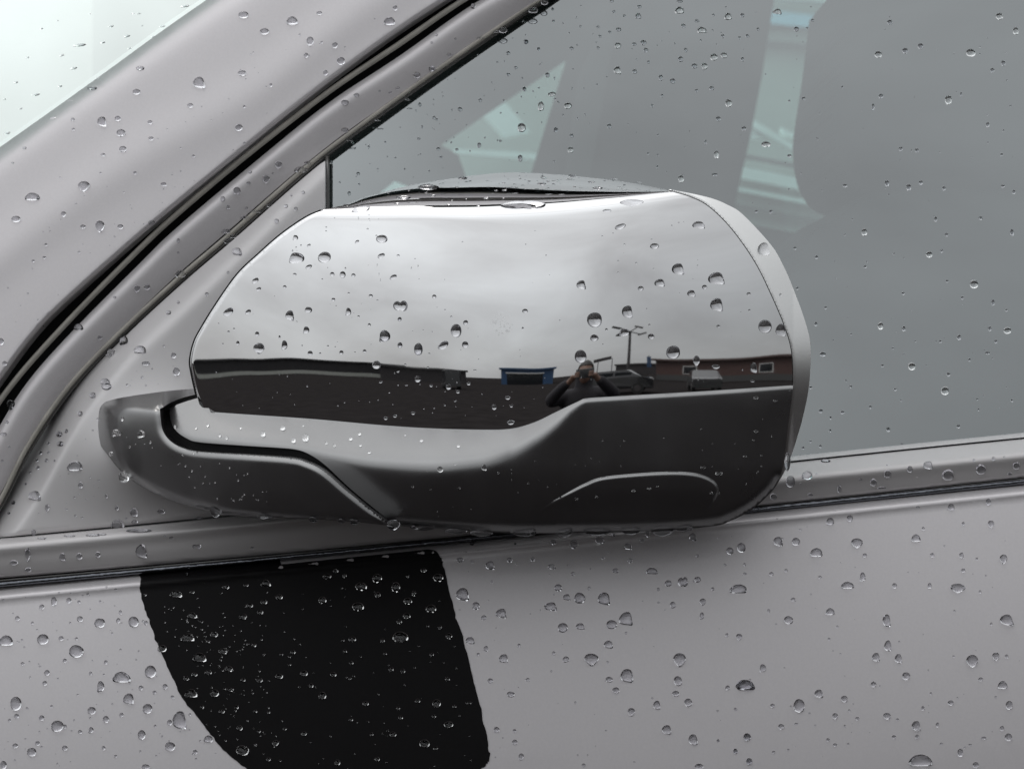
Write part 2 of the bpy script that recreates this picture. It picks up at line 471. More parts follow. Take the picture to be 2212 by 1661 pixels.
# ---- body shell seen beside the door
pill = np.vstack([gap_out, np.array(rimB)[::-1], [(-700, 1420)]])
pil = patch("windshield_pillar", pill, D_pillar, 9, M['paint'], car, back=.012, bstep=6, extra=rows(fine(gap_out), (-1.5, -3, -5, -7.5, -11, 1.5, 3, 5, 7.5, 11)))
ws = patch("windshield", np.vstack([[(-900, 990)], np.array(rimB)+(6, 6), [(2200, -1100), (-900, -1100)]]), D_wind, 18, M['windshield'], car, back=0)
# rubber in the shut gap: a dark channel with one round lip
back_gap = np.vstack([gap_out+(-8, -6), (gap_in+(10, 8))[::-1]])
gs = patch("door_gap_seal", back_gap, lambda u, v: tilt(u, v, 1.136), 12, M['rubber'], car, back=.004)
mid = gap_mid; tube("seal_lip", P(mid[:, 0], mid[:, 1], tilt(mid[:, 0], mid[:, 1], 1.1180)), .0014, M['seal_lip'], gs)

# ---- front door
dz = np.linspace(-900, 3300, 90)
dtop = np.stack([dz, door_top(dz)-2], -1)
door = patch("front_door", np.vstack([dtop, [(3300, 4300), (-420, 4300), (-900, 2400)]]), D_door, 12, M['paint'], car, back=.02, bstep=7, extra=np.vstack([np.stack([np.arange(-250, 2460, 9.), door_top(np.arange(-250, 2460, 9.))+k], -1) for k in (-.5, 1.5, 3.5, 5.5, 8, 10.5, 13, 16, 20, 25, 32, 41)]))
fr = patch("window_frame", np.vstack([gap_in, (seal+(0, 3))[::-1]]), D_frame, 8, M['paint'], door, back=.010, bstep=6, extra=np.vstack([rows(fine(gap_in), (2, 4, 7, 10, 14, 19, 25, -2, -4, -7, -10, -14, -19, -25)), rows(fine(seal), (2, 5, 9, 14, 20, -2, -5, -9, -14, -20))]))

# glass run: dark rubber, a lip coloured pale for its sky glint, and a second thin bead
def along(c, off, d0, lo=None, hi=None):
    c = np.array(c); t = np.gradient(c, axis=0); t /= np.linalg.norm(t, axis=1)[:, None]
    n = np.stack([-t[:, 1], t[:, 0]], -1)
    q = c + n*off
    return P(q[:, 0], q[:, 1], tilt(q[:, 0], q[:, 1], d0))
rub = patch("glass_run_seal", np.vstack([seal+(-3, -5), (seal+(5, 7))[::-1]]), lambda u, v: tilt(u, v, 1.1255), 12, M['rubber'], door, back=.006)
tube("seal_lip", along(seal, .5, 1.1222), .0012, M['seal_lip'], door)
tube("seal_bead", along(seal, -4.5, 1.1225), .0008, M['rubber'], door)
tube("seal_bead", along(seal, 8.0, 1.1240), .0011, M['gloss_rubber'], door)

gl_poly = [(706, 700), (706, 330)] + [tuple(p) for p in seal if p[0] > 740] + [(3300, -730), (3300, 900), (2212, 990), (1500, 1060), (706, 1120)]
win = patch("side_window", gl_poly, D_glass, 30, M['glass'], door, back=0)

sail_poly = np.vstack([[(p[0]+9, p[1]+11) for p in seal if -90 < p[0] < 690], [(702, 348), (702, 640), (702, 1092)],
                       [(x, mould_top(x)-5) for x in (600, 450, 250, 100, 0, -60)]])
sail = patch("sail_panel", sail_poly, D_sail, 7, M['sail'], door, back=.008)
tube("divider_seal", P([707]*8, np.linspace(338, 690, 8), tilt(np.full(8, 707), np.linspace(338, 690, 8), 1.1215)), .0011, M['gloss_rubber'], door)

mx_ = np.linspace(-900, 3300, 80)
mo = patch("belt_moulding", np.vstack([np.stack([mx_, mould_top(mx_)], -1), np.stack([mx_, mould_bot(mx_)], -1)[::-1]]), D_mould, 8, M['moulding'], door, back=.012)
patch("belt_channel", np.vstack([np.stack([mx_, mould_top(mx_)+8], -1), np.stack([mx_, door_top(mx_)+14], -1)[::-1]]),
      lambda u, v: 1.1105 + 0*u, 30, M['rubber'], door, back=.01)
def belt_line(fr_, lo, hi, d):
    x = np.linspace(lo, hi, 90); v = mould_bot(x)*(1-fr_) + door_top(x)*fr_
    return P(x, v, d + 0*x)
tube("bright_strip", belt_line(.60, -900, 3300, 1.1020), .00125, M['strip'], door, squash=.8)
tube("strip_bead", belt_line(.24, -900, 3300, 1.1030), .0007, M['gloss_rubber'], door)

# black vinyl on the door, hand-cut edge
def jag(p, amp, seed):
    r = np.random.default_rng(seed); p = resample(p, 6); p = p + r.normal(0, amp, p.shape); return p
L1 = cm([(302, 1252), (308, 1300), (330, 1362), (360, 1437), (395, 1507), (440, 1567), (482, 1618), (535, 1660), (600, 1705)])
R1 = cm([(953, 1206), (958, 1222), (980, 1312), (1005, 1396), (1030, 1496), (1050, 1580), (1058, 1632), (1052, 1648), (1035, 1662), (960, 1700)])
xs = np.linspace(607, 925, 24)
top2 = np.stack([xs, door_top(xs)+7.0], -1)
xs1 = np.linspace(300, 604, 24)
top1 = np.stack([xs1, door_top(xs1)-1.5], -1)
rng_ = np.random.default_rng(3)
L1j = L1 + rng_.normal(0, 1.1, L1.shape); R1j = R1 + rng_.normal(0, 1.1, R1.shape)
dec = np.vstack([top1, top2, cm([(925, door_top(925)+7), (942, 1190), (953, 1206)])[1:-1], R1j, [(800, 1730)], L1j[::-1]])
patch("black_decal", dec, lambda u, v: D_door(u, v) - .00045, 9, M['vinyl'], door, back=.0003)

# ================================================================== DOOR MIRROR
X0, RH, Z0, RV = .042, .36, .0075, .34
v_cr = curve([(380, 500), (560, 470), (694, 457), (850, 457), (1000, 457), (1106, 454), (1196, 448), (1340, 433), (1456, 416), (1600, 395)])
cap_left = cm([(436, 890), (424, 850), (414, 805), (411, 778), (419, 741), (434, 711), (468, 656), (513, 593), (559, 549), (606, 508), (658, 472), (694, 456), (741, 443), (793, 425), (876, 403), (957, 389), (1035, 378), (1106, 373), (1180, 376), (1256, 382), (1341, 392), (1400, 402), (1452, 413)])
left_only = cap_left[:11*8+1]
rim_in = cm([(1452, 413), (1490, 424), (1531, 445), (1581, 494), (1631, 565), (1666, 635), (1696, 706), (1711, 762), (1713, 832), (1708, 880), (1702, 925), (1697, 970), (1690, 1012), (1683, 1038)])
v_sil = curve([(694, 446), (741, 443), (793, 425), (876, 403), (957, 389), (1106, 373), (1256, 382), (1341, 392), (1456, 412)])
def D_face(u, v):
    x = (np.asarray(u, float)-U0)*S; z = (V0-np.asarray(v, float))*S
    D = 1.025 + RH - np.sqrt(np.maximum(RH**2 - (x-X0)**2, 1e-4))
    return D + (z-Z0)**2/(2*RV) + z*(.014*np.exp(-((x+.005)/.05)**2) - .003 + .0022*np.sin(x*85+.6))
def D_cap(u, v):
    D = D_face(u, v)
    q = v_cr(u) - v
    on = sstep(u, 560, 720)
    qs = np.maximum(v_cr(u) - v_sil(u), 6)
    D = D + S*(1.35*sp(q, 5.0) + 2.6*np.maximum(q, 0)**2/(2*qs)) * on
    D = D + on*.005*np.clip(q/qs, 0, 1.3)**5
    dl = dist(u, v, left_only)
    D = D + S*2.6*sp(3.2-dl, 1.2)*(1-sstep(u, 640, 760))
    return D
lower_edge = cm([(436, 890), (520, 896), (675, 907), (820, 920), (930, 927), (1036, 930), (1099, 928), (1151, 914), (1202, 890), (1249, 868), (1268, 861), (1330, 857), (1450, 850), (1580, 842), (1713, 833)])
v_low = curve([(300, 886), (367, 888), (436, 890), (520, 896), (675, 907), (820, 920), (930, 927), (1036, 929), (1099, 927), (1151, 914), (1202, 890), (1245, 867), (1268, 861), (1330, 857), (1450, 850), (1580, 842), (1713, 833), (1800, 828)])
v_K = curve([(300, 925), (367, 930), (420, 948), (520, 957), (620, 966), (720, 984), (820, 997), (930, 1002), (1040, 992), (1106, 972), (1160, 942), (1202, 912), (1240, 880), (1270, 867), (1330, 863), (1450, 856), (1580, 848), (1713, 838), (1800, 834)])
wK = curve([(300, 4), (700, 6), (950, 11), (1100, 10), (1200, 7), (1270, 1.3), (1713, 1.0)])
def E_sh(dk, wd): return S*1.15*sp(dk, wd)
def D_shell(u, v):
    u = np.asarray(u, float); v = np.asarray(v, float)
    vt = v_low(u); wd = wK(u)
    D = D_face(u, vt)
    D = D - .0022 - (E_sh(v_K(u)-vt, wd) - E_sh(v_K(u)-v, wd))
    D = D + S*.16*sp(v - v_K(u), 12)
    b = np.maximum(v-1000, 0)*S
    D = D + b*b/(2*.055)
    d = dist(u, v, shell_low)                        # rounded underside and right edge
    D = D + S*1.6*sp(14-d, 5)
    return D
shell_low = cm([(1636, 1045), (1612, 1105), (1581, 1124), (1541, 1135), (1426, 1145), (1256, 1150), (1106, 1152), (950, 1141), (850, 1135)])
shell_low = cm([(1683, 1038), (1671, 1057), (1640, 1088), (1608, 1110), (1575, 1126), (1541, 1136), (1426, 1146), (1256, 1151), (1106, 1152), (950, 1142), (846, 1135)])
ledge = cm([(345, 884), (347, 905), (352, 930), (367, 951), (392, 966), (430, 975), (530, 982), (625, 989), (662, 998), (700, 1017), (750, 1060), (800, 1100), (850, 1136)])
shell_left = cm([(366, 889), (370, 912), (380, 930), (402, 946), (430, 955), (520, 962), (600, 967), (640, 971), (668, 981), (702, 1004), (752, 1051), (802, 1093), (848, 1129), (858, 1136)])
D_arm_c = curve([(150, 1.095), (210, 1.078), (260, 1.060), (310, 1.050), (400, 1.031), (500, 1.0115), (600, .999), (700, .989), (780, .985), (860, .9835), (950, .983)])
arm_out = cm([(846, 1136), (765, 1127), (665, 1121), (500, 1113), (445, 1102), (390, 1088), (325, 1061), (270, 1026), (235, 986), (213, 955), (206, 930), (210, 900), (220, 874), (240, 864), (280, 856), (350, 846), (400, 841), (432, 840)])
arm_side = arm_out[0:13*8]
v_at = curve([(150, 880), (222, 879), (280, 883), (345, 888), (420, 880), (600, 870)])
def D_arm(u, v):
    u = np.asarray(u, float); v = np.asarray(v, float)
    D = D_arm_c(u) + .021
    z = (912-v)*S
    D = D + np.where(z > 0, z*z/(2*.036), z*z/(2*.085))
    D = D + S*2.2*sp(v_at(u)-v, 3.0)
    D = D + .03*sstep(u, 345, 410)*sstep(890-v, 0, 10)
    d = dist(u, v, ledge)
    D = D + S*1.25*sp(9-d, 2.0)
    d2 = dist(u, v, arm_side)
    D = D + S*2.6*sp(26-17*sstep(v, 925, 1010)-d2, 8-4.5*sstep(v, 925, 1010))*(1-sstep(u, 430, 640)*.7)
    return D

shell_poly = np.vstack([[(367, 886), (382, 874), (405, 866), (440, 856)], lower_edge[2:], rim_in[8*8+2:], shell_low[1:], shell_left[::-1][:-1]])
mir = patch("mirror_housing", shell_poly, D_shell, 6, M['plastic'], car, back=.05, shut=True,
            extra=np.array([(x, float(v_K(x))+o) for x in np.arange(380, 1712, 4.0) for o in (-7, -5, -3.4, -2, -.8, .4, 1.6, 3.2, 5)]))
cap_poly = np.vstack([cap_left[:-2], rows(rim_in, (1.8,))[2:8*8], (lower_edge[::-1]+(0, 9))])
ex = [(x, float(v_cr(x))+o) for x in np.arange(600, 1470, 6.0) for o in np.arange(-26, 26, 3.2)]
tl = np.gradient(left_only, axis=0); tl /= np.linalg.norm(tl, axis=1)[:, None]
for o_ in (1.2, 2.6, 4.2, 6, 8, 10.5, 14): ex += [(p[0]-t_[1]*o_, p[1]+t_[0]*o_) for p, t_ in zip(left_only, tl)]
cap = patch("chrome_cap", cap_poly, D_cap, 7, M['chrome'], mir, back=.03, extra=np.array(ex), bstep=3.5)
lq = rows(left_only, (-3.2,)); li = rows(left_only, (12,))
patch("dark_edge_strip", np.vstack([lq, li[::-1]]), lambda u, v: D_face(u, v)+.008, 5, M['rubber'], mir, back=.02, smooth_normals=False)  # black strip added for the shaded gap along the cap edge
arm_poly = np.vstack([arm_out, [(438, 849)], cm([(418, 853), (392, 860), (366, 871), (350, 881)]), ledge])
arm = patch("mirror_arm", arm_poly, D_arm, 5, M['plastic'], car, back=.03, bstep=3.5, extra=np.vstack([rows(fine(ledge, 4), (1.3, 2.8, 4.5, 6.5, 9, 12, 16, -1.3, -2.8, -4.5, -6.5, -9, -12, -16)), np.stack([np.arange(215, 440, 5.), v_at(np.arange(215, 440, 5.))+0], -1)] + [np.stack([np.arange(215, 440, 5.), v_at(np.arange(215, 440, 5.))+k], -1) for k in (-7, -3.5, 3.5, 7)]))
# floor of the groove between arm and housing
gro = patch("groove_seal", np.vstack([ledge[:-9]+(-3, 3), (shell_left[:-9]+(6, -5))[::-1]]), lambda u, v: np.maximum(D_arm_c(u)+.032, D_shell(u, v)+.004), 8, M['rubber'], arm, back=.004)
# silver edge band between cap and mirror glass
rim_out = cm([(1445, 410), (1456, 411), (1531, 427), (1572, 443), (1606, 465), (1666, 530), (1694, 578), (1716, 630), (1741, 700), (1751, 752), (1748, 830), (1737, 890), (1722, 945), (1702, 1004), (1685, 1036)])
def D_rim(u, v):
    d = dist(u, v, rim_in)
    base = D_face(np.minimum(u, 1713), v)
    return base + .0012 + S*.62*d + S*1.6*sp(2.5-d, 1.0) + S*.55*sp(np.asarray(v)-850, 40)
tr = np.gradient(rim_in, axis=0); tr /= np.linalg.norm(tr, axis=1)[:, None]
rim_ex = np.vstack([np.stack([rim_in[:, 0]+tr[:, 1]*o_, rim_in[:, 1]-tr[:, 0]*o_], -1) for o_ in (1.2, 2.6, 4.4, 7)])
rim = patch("silver_edge", np.vstack([rim_out, rim_in[::-1]]), D_rim, 5, M['satin'], mir, back=.03, bstep=3, extra=rim_ex)
# small service cover in the lower shell, slightly proud
cov = cm([(1150, 1112), (1185, 1086), (1228, 1061), (1262, 1043), (1300, 1029), (1374, 1021), (1451, 1017), (1500, 1020), (1530, 1029), (1548, 1042), (1554, 1060), (1546, 1080), (1528, 1104), (1480, 1118), (1330, 1124), (1200, 1122), (1150, 1112)])
covc = np.vstack([cov, cov[:1]])
patch("service_cover", cov[:-1], lambda u, v: D_shell(u, v) - .0015*(1-sstep(v, 1050, 1112)) + (1-sstep(v, 1050, 1112))*S*1.6*sp(6-dist(u, v, covc), 1.6), 5, M['plastic'], mir, back=.003, bstep=3,
      extra=rows(fine(covc, 3.5), (1.4, 2.8, 4.4, 6.2, 8.5, 11, -1.4, -2.8, -4.4, -6.2, -8.5, -11)))
# mirror glass on the side that faces the window
mg = [(x*.5+1106*.5, y) for x, y in []]
mgp = cm([(520, 880), (560, 640), (700, 500), (1000, 450), (1400, 450), (1600, 540), (1680, 760), (1660, 950), (1560, 1060), (1200, 1090), (800, 1060), (560, 960), (520, 880)])
patch("mirror_glass", mgp[:-1], lambda u, v: 1.102 + 0*u, 60, M['mirror'], mir, back=.004, smooth_normals=False)

# ================================================================== CABIN
def flat(D0): return lambda u, v: D0 + 0*np.asarray(u, float)
cab = patch("far_pillar", [(200, -1500), (1300, -1500), (1300, 63), (1228, 114), (1037, 243), (942, 308), (990, 335), (1003, 372), (1003, 470), (908, 405), (846, 382), (794, 427), (700, 520), (450, 640), (200, 500)], flat(2.60), 60, M['trim'], car, back=.06)
fb = patch("far_door_post", [(1300, -1500), (1690, -1500), (1672, 0), (1645, 170), (1620, 300), (1590, 430), (1575, 600), (1100, 600), (1148, 372), (1228, 114), (1300, 63)], flat(2.598), 60, M['trim'], car, back=.06)
patch("post_trim", [(1250, 160), (1300, 60), (1330, 60), (1268, 420), (1215, 420)], flat(2.590), 40, M['trim_light'], fb, back=.008)
fd = patch("far_door", [(-1500, 900), (700, 540), (1100, 505), (1590, 480), (1745, 508), (4600, 560), (4600, 3000), (-1500, 3000)], flat(2.606), 80, M['trim'], car, back=.06)
patch("rear_panel", [(1905, -1500), (4600, -1500), (4600, 565), (1905, 515)], flat(2.61), 80, M['trim'], car, back=.05)
patch("far_window", [(640, -200), (1960, -200), (1960, 700), (640, 700)], flat(2.635), 200, M['far_glass'], car, back=0)
def puff(outline, D0, depth, r):
    o = np.vstack([outline, outline[:1]])
    return lambda u, v: D0 - depth*np.sqrt(np.clip(1-(1-np.clip(dist(u, v, o)/r, 0, 1))**2, 0, 1))
seat_o = cm([(1872, 419), (1800, 476), (1742, 512), (1700, 640), (1672, 900), (1660, 1200), (2000, 1260), (2520, 1200), (2480, 700), (2400, 450), (2250, 420), (2050, 408), (1872, 419)])[:-1]
head_o = cm([(1835, -60), (1817, 90), (1800, 200), (1795, 260), (1803, 330), (1830, 388), (1876, 417), (1990, 436), (2190, 432), (2330, 330), (2352, 40), (2290, -110), (2100, -160), (1920, -140), (1835, -60)])[:-1]
seat = patch("driver_seat", seat_o, puff(seat_o, 1.55, .10, 120), 11, M['cloth'], car, back=.38, shut=True, bstep=8)
patch("headrest", head_o, puff(head_o, 1.62, .07, 90), 9, M['cloth'], seat, back=.22, shut=True, bstep=7)
box("roof_panel", -.12, 2.6, 1.30, 2.62, H+.60, H+.64, M['trim'], car, .012)
dash = patch("dashboard", [(-1500, 760), (300, 640), (700, 560), (840, 560), (900, 640), (920, 1500), (-1500, 1500)], flat(1.75), 60, M['trim'], car, back=.75, shut=True)
box("cabin_floor", -1.2, 2.6, 1.25, 2.6, .46, .50, M['trim'], car)
box("rear_wall", 2.4, 2.46, 1.25, 2.6, .50, H+.6, M['trim'], car)

# ================================================================== SURROUNDINGS (seen in the chrome and through the cabin)
M['asphalt'] = mat("wet_asphalt", (.026, .0235, .0235), .8, spec=0.0, noise=(1.4, .5, 6), bump=(60, .4, .01), rnoise=(.35, .45, .75))
M['line'] = mat("road_paint", (.62, .61, .58), .6, noise=(6, .2, 5))
M['brown'] = mat("brown_cladding", (.075, .042, .037), .65, noise=(2, .3, 5))
M['darkroof'] = mat("dark_roof", (.03, .028, .03), .6, noise=(1, .4, 4))
M['white'] = mat("white_panel", (.84, .84, .82), .5, noise=(3, .05, 4))
M['tan'] = mat("tan_render", (.46, .47, .43), .8, noise=(2, .15, 6))
M['blue'] = mat("blue_cladding", (.03, .075, .16), .5, noise=(2, .15, 4))
M['lightblue'] = mat("pale_blue_fascia", (.48, .78, 1.0), .4, noise=(3, .05, 3))
M['steel'] = mat("dark_steel", (.055, .05, .052), .5, metal=.3, noise=(5, .3, 4))
M['carblack'] = mat("black_car_paint", (.012, .012, .014), .2, coat=1)
M['carred'] = mat("dark_red_car_paint", (.09, .012, .012), .3, coat=1)
M['pane'] = mat("dark_pane", (.015, .017, .02), .08)
M['tyre'] = mat("tyre_rubber", (.012, .012, .012), .8)
M['skin'] = mat("skin", (.20, .12, .09), .5)
M['jacket'] = mat("dark_jacket", (.018, .016, .02), .8, bump=(150, .3, .002))
M['jeans'] = mat("dark_trousers", (.02, .02, .028), .85)
M['hair'] = mat("dark_hair", (.012, .009, .007), .5)

bm = bmesh.new()
bmesh.ops.create_grid(bm, x_segments=8, y_segments=8, size=420)
g = bm_obj("asphalt", bm, M['asphalt']); tag(g, kind="structure")
def yawed(o, x, y, rz):
    o.location = (x, y, 0); o.rotation_euler = (0, 0, rz)
def local_box(name, x0, x1, y0, y1, z0, z1, m, parent, bevel=0):
    bm = bmesh.new(); box_bm(bm, x0, x1, y0, y1, z0, z1, bevel)
    bmesh.ops.recalc_face_normals(bm, faces=bm.faces)
    me = bpy.data.meshes.new(name); bm.to_mesh(me); bm.free(); me.materials.append(m)
    ob = bpy.data.objects.new(name, me); COL.objects.link(ob); ob.parent = parent; return ob
def building(x, y, rz, w_, d_, h_, wall_m, roof_m, label, base=None, n=0, win=(1.2, 1.0, 1.0), roof_t=.35, gable=0, cat="building"):
    """front face looks along local -Y... towards the car"""
    e = empty("shop_building"); yawed(e, x, y, rz); tag(e, label, cat)
    local_box("wall", -w_/2, w_/2, 0, d_, 0, h_, wall_m, e)
    local_box("roof", -w_/2-.4, w_/2+.4, -.5, d_+.4, h_+.003, h_+roof_t, roof_m, e, .04)
    if base: local_box("base_band", -w_/2+.02, w_/2-.02, -.06, -.003, .05, .75, base, e)
    for k in range(n):
        cx = -w_/2 + (k+.5)*w_/n
        f = local_box("window", cx-win[0]/2, cx+win[0]/2, -.05, -.003, win[2], win[2]+win[1], M['white'], e)
        local_box("pane", cx-win[0]/2+.07, cx+win[0]/2-.07, -.07, -.052, win[2]+.07, win[2]+win[1]-.07, M['pane'], f)
    return e
def polar(az, d):               # az measured from straight back (-Y), positive to the right
    return math.sin(az)*d, 1.0 - math.cos(az)*d
# left: long low dark sheds with a white band
x, y = polar(-.88, 80); building(x, y, math.pi-.9, 60, 12, 2.75, M['darkroof'], M['darkroof'], "long low dark shed with a pale foot band", M['tan'], 0)
x, y = polar(-.47, 70); building(x, y, math.pi-.47, 16, 10, 2.3, M['steel'], M['darkroof'], "small dark shed beyond the long shed", None, 0)
# blue hall
x, y = polar(-.185, 74); bl = building(x, y, math.pi-.185, 10.5, 12, 3.1, M['blue'], M['blue'], "blue hall with a wide dark opening", None, 0)
local_box("door_opening", -3.2, 4.1, -.08, -.003, 0, 2.3, M['pane'], bl); local_box("lintel", -3.4, 4.3, -.10, -.003, 2.3, 2.5, M['white'], bl)
# right: brown-red building, near
x, y = polar(.47, 40); building(x, y, math.pi+.47+.12, 26, 12, 2.5, M['brown'], M['brown'], "long brown building with a pale eaves line", M['trim_light'], 3, (1.6, 1.0, .9), .25)
x, y = polar(.13, 95); building(x, y, math.pi+.13, 14, 10, 2.6, M['steel'], M['steel'], "low grey building behind the lamp post", None, 0)

# lamp post with four flat heads
x, y = polar(.092, 41)
lp = empty("lamp_post", (x, y, 0), math.pi+.09); tag(lp, "tall dark lamp post with four flat heads on short arms", "lamp post")
def cyl_local(name, p0, p1, r0, r1, m, parent, seg=12):
    bm = bmesh.new(); d = Vector(p1)-Vector(p0)
    bmesh.ops.create_cone(bm, cap_ends=True, segments=seg, radius1=r0, radius2=r1, depth=d.length,
                          matrix=Matrix.Translation((Vector(p0)+Vector(p1))/2) @ d.to_track_quat('Z', 'Y').to_matrix().to_4x4())
    me = bpy.data.meshes.new(name); bm.to_mesh(me); bm.free(); me.materials.append(m)
    ob = bpy.data.objects.new(name, me); COL.objects.link(ob); ob.parent = parent; return ob
cyl_local("pole", (0, 0, 0), (0, 0, 5.9), .20, .15, M['steel'], lp)
for sx, sy, zz in ((-1.6, .7, 5.55), (1.7, -.4, 6.35), (-1.1, -1.0, 6.2), (1.2, 1.1, 5.7)):
    a = cyl_local("arm", (0, 0, 5.8), (sx*.75, sy*.75, zz), .06, .06, M['steel'], lp, 8)
    bm = bmesh.new(); box_bm(bm, -.55, .55, -.28, .28, -.09, .09, .03)
    me = bpy.data.meshes.new("lamp_head"); bm.to_mesh(me); bm.free(); me.materials.append(M['steel'])
    ob = bpy.data.objects.new("lamp_head", me); COL.objects.link(ob); ob.parent = lp
    ob.location = (sx, sy, zz+.03); ob.rotation_euler = (0, math.copysign(.25, -sx*(zz-5.9)), math.atan2(sy, sx))
# sign frame on two legs
x, y = polar(.025, 44)
sg = empty("sign_frame", (x, y, 0), math.pi); tag(sg, "small sign board on two thin legs beside the lamp post", "sign")
cyl_local("leg", (-.9, 0, 0), (-.9, 0, 3.0), .05, .05, M['steel'], sg, 8); cyl_local("leg", (.9, 0, 0), (.9, 0, 2.8), .05, .05, M['steel'], sg, 8)
b = local_box("board", -1.15, 1.15, -.08, .08, 2.75, 3.15, M['steel'], sg, .02); b.rotation_euler = (0, .12, 0)
x, y = polar(.15, 50)
fl = empty("flag_post", (x, y, 0)); tag(fl, "thin post with a blue banner near the lamp post", "banner")
cyl_local("post", (0, 0, 0), (0, 0, 3.4), .05, .04, M['steel'], fl, 8); local_box("banner", -.32, .28, -.02, .02, 1.7, 3.2, M['blue'], fl)

# parked cars in the lot
def simple_car(x, y, rz, m, label, prof=None, name="far_parked_car", group=None):
    e = empty(name, (x, y, 0), rz); tag(e, label, "car", group)
    prof = prof or [(-2.2, .32), (-2.25, .72), (-1.45, .93), (-.75, 1.42), (.75, 1.46), (1.55, 1.0), (2.15, .92), (2.2, .34)]
    bm = bmesh.new(); lo, hi = [], []
    for X, Z in prof:
        ins = .14 if Z > 1.2 else 0
        lo.append(bm.verts.new((X, -.88+ins, Z))); hi.append(bm.verts.new((X, .88-ins, Z)))
    n = len(prof)
    bm.faces.new(lo[::-1]); bm.faces.new(hi)
    for i in range(n): bm.faces.new((lo[i], lo[(i+1) % n], hi[(i+1) % n], hi[i]))
    bmesh.ops.bevel(bm, geom=list(bm.edges), offset=.05, segments=2, affect='EDGES')
    bmesh.ops.recalc_face_normals(bm, faces=bm.faces)
    me = bpy.data.meshes.new("body"); bm.to_mesh(me); bm.free(); me.materials.append(m)
    body = bpy.data.objects.new("body", me); COL.objects.link(body); body.parent = e
    top = max(z for _, z in prof); mid_ = [p for p in prof if p[1] > top-.1]
    xa, xb = mid_[0][0], mid_[-1][0]
    for sgn in (-1, 1):
        local_box("window", xa-.25, (xa+xb)/2-.05, sgn*.80-.03, sgn*.80+.03, .98, top-.12, M['pane'], e, .02)
        local_box("window", (xa+xb)/2+.05, xb+.25, sgn*.80-.03, sgn*.80+.03, .98, top-.12, M['pane'], e, .02)
        for wx in (-1.35, 1.35):
            wh = cyl_local("wheel", (wx, sgn*.70, .33), (wx, sgn*.91, .33), .33, .33, M['tyre'], e, 20)
            cyl_local("rim", (wx, sgn*.905, .33), (wx, sgn*.925, .33), .2, .18, M['steel'], wh, 14)
    return e
simple_car(*polar(.06, 21), .2, M['carblack'], "black car parked in the lot nearest the lamp post")
simple_car(*polar(.30, 24), 1.75, M['carblack'], "black car parked before the brown building")
simple_car(*polar(-.02, 34), 1.5, M['carred'], "dark red car parked far across the lot")
van_prof = [(-2.4, .32), (-2.45, 1.0), (-1.9, 1.22), (-1.3, 2.05), (2.3, 2.1), (2.4, .34)]
simple_car(*polar(-.40, 40), 1.1, M['carblack'], "black van parked in the lot at the left", van_prof, "far_parked_van")

# ---- across the car: shop front and a white van, glimpsed through the far window
DB = 16.0
def dslope(u): return DB + (np.asarray(u, float)-1600)*.0021
sh = empty("shop", (2.0, 17.0, 0)); tag(sh, "tan shop front with pale blue fascia, seen through the car's far window", "shop")
def bpatch(name, q, off, m, par=None):
    return patch(name, q, lambda u, v: dslope(u)-off, 80, m, par or sh, back=.10, smooth_normals=False)
wallp = bpatch("wall", [(-2500, -900), (4600, -900), (4600, 1260), (-2500, 1240)], 0, M['tan'])
bpatch("fascia", [(1250, -18), (1668, 24), (1960, 53), (1960, 82), (1668, 52), (1250, 10)], .14, M['lightblue'])
bpatch("ledge", [(1450, -40), (1960, 5), (1960, 20), (1450, -22)], .2, M['white'])
bpatch("ledge", [(1450, 70), (1960, 112), (1960, 118), (1450, 77)], .12, M['steel'])
# white van standing nearer
vn = empty("white_van", (.6, 5.6, 0)); tag(vn, "white van seen through the car, beyond the far window", "van")
def vp(name, q, D, m, back=.05, par=None, sl=0.0): return patch(name, q, lambda u, v: D + (np.asarray(u, float)-1600)*sl, 60, m, par or vn, back=back, smooth_normals=False)
vp("body", [(700, 330), (1003, 330), (1240, 322), (1600, 357), (1790, 396), (1960, 446), (2900, 560), (2900, 1560), (700, 1560)], 5.2, M['tan'], 1.7)
for a, b_, m_ in ((358, 384, 'white'), (404, 412, 'white'), (330, 338, 'steel'), (440, 446, 'steel')):
    vp("side_moulding", [(1560, a-6), (1790, a+38), (1990, a+84), (1990, b_+84), (1790, b_+38), (1560, b_-6)], 5.16, M[m_], .03)
vp("roof_rail", [(1612, 250), (1626, 258), (1740, 328), (1725, 330), (1600, 262)], 5.14, M['white'], .04)
vp("roof_rail", [(1690, 276), (1730, 296), (1762, 330), (1745, 330), (1722, 302), (1690, 288)], 5.14, M['white'], .04)
vp("pillar", [(1560, 250), (1617, 264), (1662, 298), (1560, 306)], 5.15, M['white'], .03)
vp("bright_panel", [(1037, 243), (1084, 212), (1145, 286), (1087, 297)], 5.1, M['white'], .03)  # white panel added in place of a bright gap to the sky
vp("side_moulding", [(980, 322), (1148, 330), (1180, 336), (1180, 350), (1148, 346), (980, 332)], 5.1, M['white'], .03)
vp("bright_panel", [(780, 380), (930, 380), (930, 440), (780, 440)], 5.05, M['white'], .03)  # white panel filling the small lower opening

